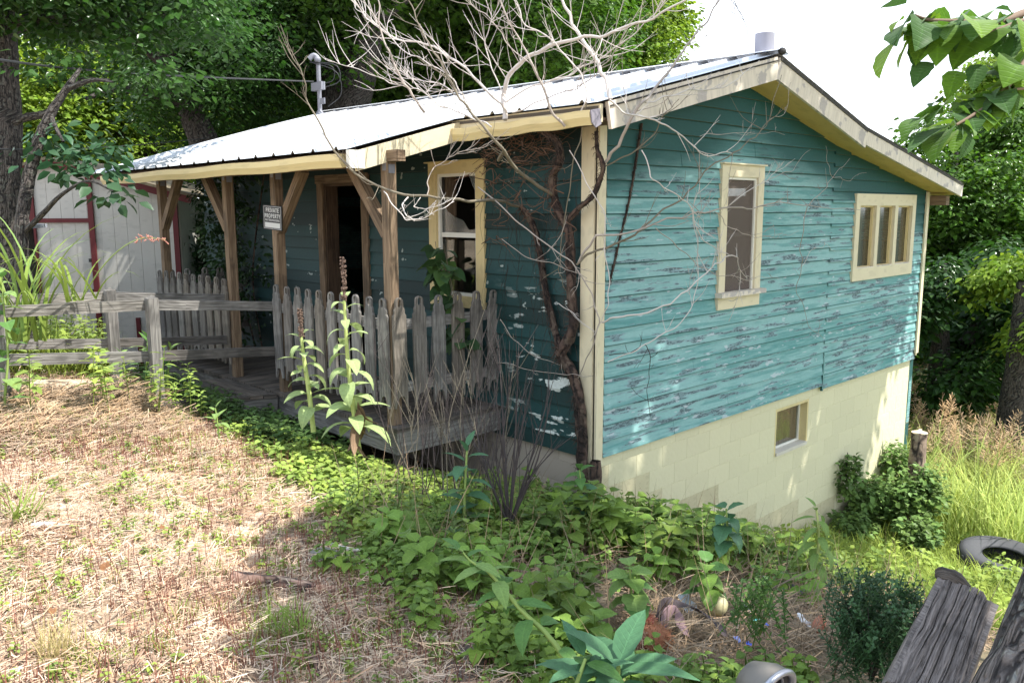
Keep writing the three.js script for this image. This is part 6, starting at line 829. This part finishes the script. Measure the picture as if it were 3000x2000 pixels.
{
  const a = [-2.784, .116, .401], l = thing('fallen_branch', 'forked grey branch lying between the stone and the nettles', 'branch', a), r = (p, y = 0.05) => V(p).sub(V(a)).add(V(0, y, 0));
  obj('branch', tube([r([-2.785, .117, .355]), r([-2.756, .111, .446]), r([-2.696, .098, .564], 0.07), r([-2.562, .072, .525], 0.08), r([-2.594, .079, .752], 0.06), r([-2.670, .093, .941], 0.03)], [0.013, 0.012, 0.009], 20, 7, 0.15, 3), M.twigPale, l); obj('branch', tube([r([-2.657, .09, .559], 0.07), r([-2.478, .055, .526], 0.1), r([-2.305, .021, .567], 0.1), r([-2.187, -.002, .715], 0.08)], [0.009, 0.006], 14, 6, 0.1, 2), M.twigPale, l);
}
[['branch_piece', 'short broken stick at the bottom edge of the yard', 915, 1925, 935, 1995, 0.018], ['branch_piece', 'pale bare stick in sun near the bottom left', 545, 1845, 620, 1815, 0.012], ['branch_piece', 'thin dark stick left of the bare stick', 285, 1910, 350, 1965, 0.011], ['branch_piece', 'faded plank like stick near the left edge', 90, 1548, 175, 1545, 0.02], ['branch_piece', 'small dark stick just below the fallen log', 712, 1790, 770, 1765, 0.013], ['branch_piece', 'long thin pale stalk lying across the upper yard', 80, 1213, 300, 1248, 0.006], ['branch_piece', 'lichen covered stick across the rubbish heap', 2340, 1800, 2440, 1755, 0.02], ['branch_piece', 'dark stick in the middle of the rubbish heap', 2150, 1850, 2170, 1790, 0.016], ['branch_piece', 'pale stick at the right of the rubbish heap', 2425, 1830, 2440, 1930, 0.014]].forEach(([n, label, u0, v0, u1, v1, r], i) => { const A = onGround(u0, v0), B = onGround(u1, v1); const m = B.clone().sub(A), o = obj(n, tube([V(0, r, 0), m.clone().multiplyScalar(0.4).add(V(0, r * 1.6, 0.01)), m.clone().add(V(0, r * 1.2, 0))], [r, r * 0.9, r * 0.6], 10, 8, 0.2, i), i % 2 ? M.twigPale : deadBark); o.position.copy(A); tag(o, label, 'stick'); });
function onGround(u, v) { let d = 1, p; do { p = woodAt(u, v, d); d += 0.01; } while (p[1] > bumpy(p[0], p[2]) && d < 40); return V(p); }
{ const s = obj('flat_stone', lump(0.1, [1.15, 0.42, 0.9], 11), std([0.2, 0.185, 0.16], 0.95, { map: streak })); s.position.set(...[-2.914, .142, .456]).add(V(0, 0.02, 0)); tag(s, 'flat grey stone set in the yard above the log', 'stone');
  for (const [i, [u, v, r, label]] of [[752, 1513, 0.05, 'small pale stone in the sunlit yard'], [785, 1512, 0.045, 'paler stone touching the small one in the yard']].entries()) { const o = obj('small_stone', lump(r, [1.2, 0.6, 0.9], 13 + i), std([0.42, 0.33, 0.25], 0.95)); o.position.copy(onGround(u, v)); tag(o, label, 'stone'); } }
// old truck tyre lying flat
{
  const c = [5.228, -1.784, 1.831], t = thing('tyre', 'large worn black tyre lying flat in the grass at the right edge', 'tyre', [c[0], ground(c[0], c[2]) + 0.02, c[2]]), prof = [[0.235, 0.06], [0.25, 0.03], [0.36, 0.0], [0.45, 0.03], [0.485, 0.08], [0.49, 0.2], [0.47, 0.265], [0.42, 0.29], [0.33, 0.285], [0.26, 0.25], [0.235, 0.235], [0.255, 0.215], [0.36, 0.24], [0.43, 0.2], [0.43, 0.09], [0.36, 0.05], [0.255, 0.075], [0.235, 0.06]].map(([a, b]) => new THREE.Vector2(a, b));
  const rub = std([0.05, 0.05, 0.055], 0.75, { bumpMap: texture(256, 256, (u, v) => [fbm(u * 30, v * 30, 3, 30, 30, 400)], false), bumpScale: 0.004 });
  obj('casing', new THREE.LatheGeometry(prof, 56), rub, t); const lugs = []; for (let k = 0; k < 44; k++) { const a = k / 44 * 6.283; lugs.push(box(0.012, 0.11, 0.035, 0.49, 0.10 + 0.09 * (k % 2), 0).rotateX(0.2).rotateY(a)); } obj('tread_lug', lugs, rub, t).userData.kind = 'stuff'; t.rotation.set(0.06, 0.3, 0.05);
}
// stumps
const stumpBark = std([1.7, 1.4, 1.15], 0.95, { map: barkTex, bumpMap: barkBump, bumpScale: 0.01 });
{
  const c = [5.823, -1.772, .571], t = thing('stump', 'tall narrow cut tree stump with pale sawn top by the wall corner', 'stump', [c[0], ground(c[0], c[2]), c[2]]), top = V([6.004, -.831, .537]).sub(V(c[0], ground(c[0], c[2]), c[2]));
  obj('bark', tube([[0, -0.1, 0], [top.x * 0.4, top.y * 0.5, top.z * 0.4], [top.x, top.y, top.z]], [0.12, 0.1, 0.098], 20, 16, 0.12, 6), stumpBark, t); obj('sawn_top', new THREE.CylinderGeometry(0.1, 0.098, 0.012, 24).translate(top.x, top.y + 0.004, top.z), std([0.62, 0.5, 0.36], 0.9), t); obj('splinter', box(0.12, 0.012, 0.03, top.x + 0.13, top.y, top.z - 0.05), std([0.6, 0.5, 0.4], 0.9), t);
  const d = [5.131, -1.857, .905], s = thing('stump', 'short cut log standing below the tall stump', 'stump', [d[0], d[1] - 0.2, d[2]]); obj('bark', tube([[0, 0, 0], [0.01, 0.2, 0], [0, 0.34, 0]], [0.1, 0.1], 8, 14, 0.12, 2), stumpBark, s); obj('sawn_top', new THREE.CylinderGeometry(0.1, 0.1, 0.01, 20).translate(0, 0.342, 0), std([0.33, 0.25, 0.18], 0.9), s);
}
// weathered post leaning at the lower right: split grain carved into the surface
{
  const A = V([-2.492, .464, 3.499]), E = V([-1.906, .661, 3.459]), dir = E.clone().sub(A), L = dir.length(); dir.normalize();
  const t = thing('weathered_post', 'broad grey split timber post leaning beside the near tree trunk', 'post', A.toArray()), view = V(-5.219, 2.088, 4.37).sub(A).normalize(), s = new THREE.Vector3().crossVectors(dir, view).normalize(), up = new THREE.Vector3().crossVectors(s, dir), nu = 240, nv = 90, W = 0.25, D = 0.1, pos = [], uv = [], idx = [];
  const deep = (x, l) => { const w = x * 7 + 1.1 * fbm(l * 4 + 9, x * 3 + 9, 2, 1024, 1024, 5), c = Math.abs(mod(w * 0.55 + 0.2 * vn(l * 2, 3), 1) - 0.5); return 0.016 * fbm(w * 2.6, l * 5, 3, 1024, 1024, 421) + 0.006 * vn(w * 22, l * 9, 1024, 1024, 427) + 0.038 * sst(0.06, 0.0, c) * sst(0.1, 0.6, l + 0.5 * (vn(Math.floor(w * 0.55), 7) - 0.5)); };
  for (let j = 0; j <= nv; j++) for (let i = 0; i <= nu; i++) { const x = i / nu * 2 - 1, l = j / nv, lip = L * (1 - 0.06 * vn(x * 3 + 5, 2) - (x > 0.75 ? 0.05 * (x - 0.75) * 4 : 0)), edge = Math.sqrt(Math.max(0, 1 - Math.pow(Math.abs(x), 6))), p = s.clone().multiplyScalar(x * W * 0.5 * (1 - 0.1 * l)).addScaledVector(dir, l * lip).addScaledVector(up, (edge - 1) * D + D * 0.5 - deep(x, l) - (l > 0.97 ? (l - 0.97) * 0.6 : 0)); pos.push(p.x, p.y, p.z); uv.push(l * L, x * W * 0.5); }
  for (let j = 0; j < nv; j++) for (let i = 0; i < nu; i++) { const a = j * (nu + 1) + i; idx.push(a, a + 1, a + nu + 1, a + 1, a + nu + 2, a + nu + 1); }
  const gw = wood(greyWoodTex, [0.95, 0.86, 0.86]); obj('face', smooth(pos, idx, uv), gw, t);
  const m = new THREE.Matrix4().makeBasis(s, dir, up); obj('core', new THREE.BoxGeometry(W * 0.86, L * 0.93, D).translate(0, L * 0.465, -D * 0.25).applyMatrix4(m), gw, t); obj('knot', lump(0.05, [1.3, 0.6, 0.8], 31).applyMatrix4(new THREE.Matrix4().makeTranslation(-W * 0.25, L * 0.97, D * 0.2)).applyMatrix4(m), wood(darkWoodTex), t);
}
// rubbish heap
const cloth = (c, r = 0.9) => std(c, r, { side: THREE.DoubleSide, bumpMap: texture(64, 64, (u, v) => [0.5 + 0.5 * Math.sin(u * 200) * Math.sin(v * 200)], false), bumpScale: 0.002 });
{
  const fur = (seed, r, s, col, tip) => { const g = lump(r, s, seed, 3, 0.2), p = g.attributes.position, n = g.attributes.normal, q = rng(seed), l = []; for (let i = 0; i < p.count; i += 1) if (q() < 0.5) { const a = V(p.getX(i), p.getY(i), p.getZ(i)), d = V(n.getX(i) + (q() - 0.5), n.getY(i) + (q() - 0.6), n.getZ(i) + (q() - 0.5)); l.push(tube([a, a.clone().addScaledVector(d, 0.02)], [0.002, 0.0008], 1, 3)); } return [g, l, std(col, 1), std(tip, 1)]; };
  [['fuzzy brown cushion like lump at the left of the rubbish heap', 1912, 1868, 4.05, 0.085, [1.1, 0.7, 0.9], [0.28, 0.11, 0.055], [0.42, 0.2, 0.1]], ['red orange fuzzy lump just behind the brown one', 1880, 1825, 4.15, 0.062, [1, 0.85, 0.9], [0.50, 0.14, 0.09], [0.6, 0.25, 0.17]], ['small pinkish fuzzy lump at the left of the two larger ones', 1850, 1868, 4.1, 0.05, [1, 0.7, 0.9], [0.42, 0.19, 0.13], [0.5, 0.3, 0.2]]].forEach(([label, u, v, d, r, s, a, b], i) => { const t = thing('fuzzy_lump', label, 'soft toy piece', onGround(u, v + 45).add(V(0, 0.075, 0)).toArray()), [g, l, m0, m1] = fur(61 + i, r, s, a, b); obj('body', g, m0, t); obj('pile', l, m1, t).userData.kind = 'stuff'; });
}
{
  const ribbon = (label, pts, w, m, cat) => { const P = pts.map((p) => V(p)), c = new THREE.CatmullRomCurve3(P), B = P[0].clone(), pos = [], uv = [], idx = []; for (let i = 0; i <= 30; i++) { const f = i / 30, p = c.getPoint(f).sub(B), tn = c.getTangent(f), s = new THREE.Vector3().crossVectors(tn, V(0.4, 0.8, 0.4 + Math.sin(f * 7))).normalize(); for (const k of [-1, -0.3, 0.3, 1]) { const e = p.clone().addScaledVector(s, k * w * (0.8 + 0.3 * Math.sin(f * 9))); pos.push(e.x, e.y + (Math.abs(k) < 0.5 ? 0.008 : 0), e.z); uv.push(f * 2, k); } } for (let i = 0; i < 30; i++) for (let k = 0; k < 3; k++) { const a = i * 4 + k; idx.push(a, a + 1, a + 4, a + 1, a + 5, a + 4); } const o = obj('cloth_strip', smooth(pos, idx, uv), m); o.position.copy(B); tag(o, label, cat); };
  ribbon('dark brown torn cloth strap looped over the rubbish heap', [[1925,1850,.02], [1945,1835,.10], [1985,1835,.11], [2040,1838,.08], [2100,1865,.05], [2125,1890,.02]].map(([u, v, y]) => onGround(u, v + 20).add(V(0, y + 0.05, 0)).toArray()), 0.035, cloth([0.055, 0.04, 0.042]), 'cloth'); ribbon('dark mauve cloth hanging in folds beside the brown strap', [[1940,1875,.02], [1950,1850,.08], [1975,1840,.10], [1990,1860,.05], [2010,1885,.02]].map(([u, v, y]) => onGround(u, v + 20).add(V(0, y + 0.05, 0)).toArray()), 0.03, cloth([0.19, 0.12, 0.125]), 'cloth');
  const pot = thing('pot', 'cream pot lying on its side in the rubbish heap', 'pot', onGround(2098, 1850).add(V(0, 0.10, 0)).toArray()), pg = new THREE.LatheGeometry([[0, 0], [0.03, 0.002], [0.05, 0.03], [0.055, 0.065], [0.04, 0.10], [0.022, 0.115], [0.024, 0.13], [0.036, 0.145], [0.032, 0.145], [0.019, 0.13], [0.018, 0.115], [0.035, 0.098], [0.048, 0.065], [0.03, 0.01]].map(([a, b]) => new THREE.Vector2(a, b)), 28); obj('body', pg, std([0.56, 0.5, 0.28], 0.45, { map: streak }), pot); pot.rotation.set(0.5, 0.7, -1.35);
  const scrap = (name, label, cat, u, v, d, w, h, m, e = 0) => { const q = rng(u), pos = [], idx = [], uv = []; for (let j = 0; j <= 6; j++) for (let i = 0; i <= 6; i++) { const x = i / 6 - 0.5, z = j / 6 - 0.5; pos.push(x * w + 0.12 * w * (q() - 0.5), 0.28 * w * (vn(i * 0.7 + u, j * 0.7 + v) - 0.5), z * h + 0.12 * h * (q() - 0.5)); uv.push(i / 6, j / 6); } for (let j = 0; j < 6; j++) for (let i = 0; i < 6; i++) { const a = j * 7 + i; idx.push(a, a + 7, a + 1, a + 1, a + 7, a + 8); } const o = obj(name, smooth(pos, idx, uv), m); o.position.copy(onGround(u, v + 25)).add(V(0, 0.09, 0)); o.rotation.set(0.5 + e, u, 0.3); tag(o, label, cat); };
  const pw = (c, r = 0.4) => std(c, r, { side: THREE.DoubleSide });
  scrap('plastic_scrap', 'crumpled white plastic behind the brown strap', 'plastic', 2012, 1788, 4.25, 0.11, 0.09, pw([0.6, 0.62, 0.68], 0.25)); scrap('plastic_scrap', 'bright blue plastic scrap low on the heap', 'plastic', 2190, 1912, 3.7, 0.035, 0.03, pw([0.03, 0.08, 0.55])); scrap('plastic_scrap', 'blue and white plastic scrap left of the bright blue one', 'plastic', 2158, 1898, 3.75, 0.05, 0.035, pw([0.2, 0.25, 0.6])); scrap('plastic_scrap', 'small blue plastic scrap under the green bush', 'plastic', 2240, 1850, 3.8, 0.03, 0.03, pw([0.02, 0.1, 0.6])); scrap('plastic_scrap', 'teal plastic scrap beside the dark stick', 'plastic', 2212, 1838, 3.85, 0.03, 0.025, pw([0.02, 0.28, 0.27])); scrap('plastic_scrap', 'white torn sheet at the right of the heap', 'plastic', 2352, 1838, 3.85, 0.09, 0.05, pw([0.62, 0.62, 0.62])); scrap('plastic_scrap', 'white sheet at the far side of the heap', 'plastic', 2245, 1722, 4.5, 0.1, 0.08, pw([0.62, 0.63, 0.66])); scrap('plastic_scrap', 'dark crumpled bag with a pale lining at the top of the heap', 'plastic', 2330, 1745, 4.3, 0.13, 0.09, pw([0.05, 0.05, 0.06])); scrap('plastic_scrap', 'shiny clear plastic on top of the dark bag', 'plastic', 2315, 1728, 4.3, 0.07, 0.05, pw([0.55, 0.58, 0.62], 0.15)); scrap('plastic_scrap', 'grey rag in the middle of the heap', 'rag', 2195, 1805, 3.95, 0.09, 0.05, pw([0.3, 0.28, 0.28], 0.9));
  const br = obj('brick', lump(0.06, [0.9, 1.7, 0.4], 71, 2, 0.12), std([0.52, 0.2, 0.13], 0.95, { map: streak })); br.position.copy(onGround(2395, 1870)).add(V(0, 0.08, 0)); br.rotation.set(0.4, 0.5, 0.75); tag(br, 'broken orange red brick piece right of the heap', 'brick');
  scrap('dead_leaf', 'curled brown dead leaf on the weathered post', 'dead leaf', 2675, 1905, 2.9, 0.055, 0.04, M.deadLeaf); scrap('dead_leaf', 'rust coloured dead leaf below the box bush', 'dead leaf', 2525, 1905, 3.2, 0.055, 0.05, M.deadLeaf); scrap('dead_leaf', 'dry orange leaf among the nettles', 'dead leaf', 1915, 1745, 4.0, 0.035, 0.03, leafMat([0.5, 0.25, 0.13], 0.2, 0, true)); scrap('dead_leaf', 'brown dead leaf on the sunlit lower left yard', 'dead leaf', 308, 1680, 3.9, 0.045, 0.035, M.deadLeaf); scrap('dead_leaf', 'small brown leaf below the other on the lower left yard', 'dead leaf', 155, 1818, 3.2, 0.035, 0.03, M.deadLeaf); scrap('dead_leaf', 'small tan leaf near the middle of the yard', 'dead leaf', 475, 1560, 4.5, 0.04, 0.03, M.deadLeaf);
}
{
  // metal lamp shell at the bottom edge
  const p = [-2.654, .384, 3.076], t = thing('lamp_shell', 'dull metal lamp housing with chrome rim at the bottom edge', 'lamp housing', p), chrome = std([0.4, 0.4, 0.44], 0.38, { metalness: 0.8 }), old = std([0.17, 0.155, 0.14], 0.6, { metalness: 0.3, map: streak });
  obj('shell', new THREE.LatheGeometry([[0.02, -0.16], [0.07, -0.14], [0.11, -0.06], [0.115, 0], [0.108, 0], [0.10, -0.06], [0.06, -0.12]].map(([a, b]) => new THREE.Vector2(a, b)), 40).scale(1.15, 1, 0.85), old, t); obj('rim', new THREE.TorusGeometry(0.105, 0.016, 12, 48).scale(1.15, 0.85, 1).rotateX(Math.PI / 2), chrome, t); obj('inner_ring', new THREE.TorusGeometry(0.068, 0.006, 10, 40).scale(1.15, 0.85, 1).rotateX(Math.PI / 2).translate(0, -0.02, 0), chrome, t); obj('bowl', new THREE.CircleGeometry(0.1, 40).scale(1.15, 0.85, 1).rotateX(-Math.PI / 2).translate(0, -0.035, 0), std([0.05, 0.05, 0.055], 0.5), t);
  t.scale.setScalar(0.86); t.rotation.set(1.72, -0.1, 0, 'YXZ');
}
// old board half buried near the bottom edge
{ const b = obj('board', box(0.34, 0.018, 0.15), wood(darkWoodTex, [1.5, 1.3, 1.2])); b.position.set(...[-3.099, .179, 1.917]); b.position.y += 0.02; b.rotation.set(0.1, 0.5, -0.08); tag(b, 'old brown board lying in the weeds at bottom centre', 'board'); }

renderer.render(scene, camera);
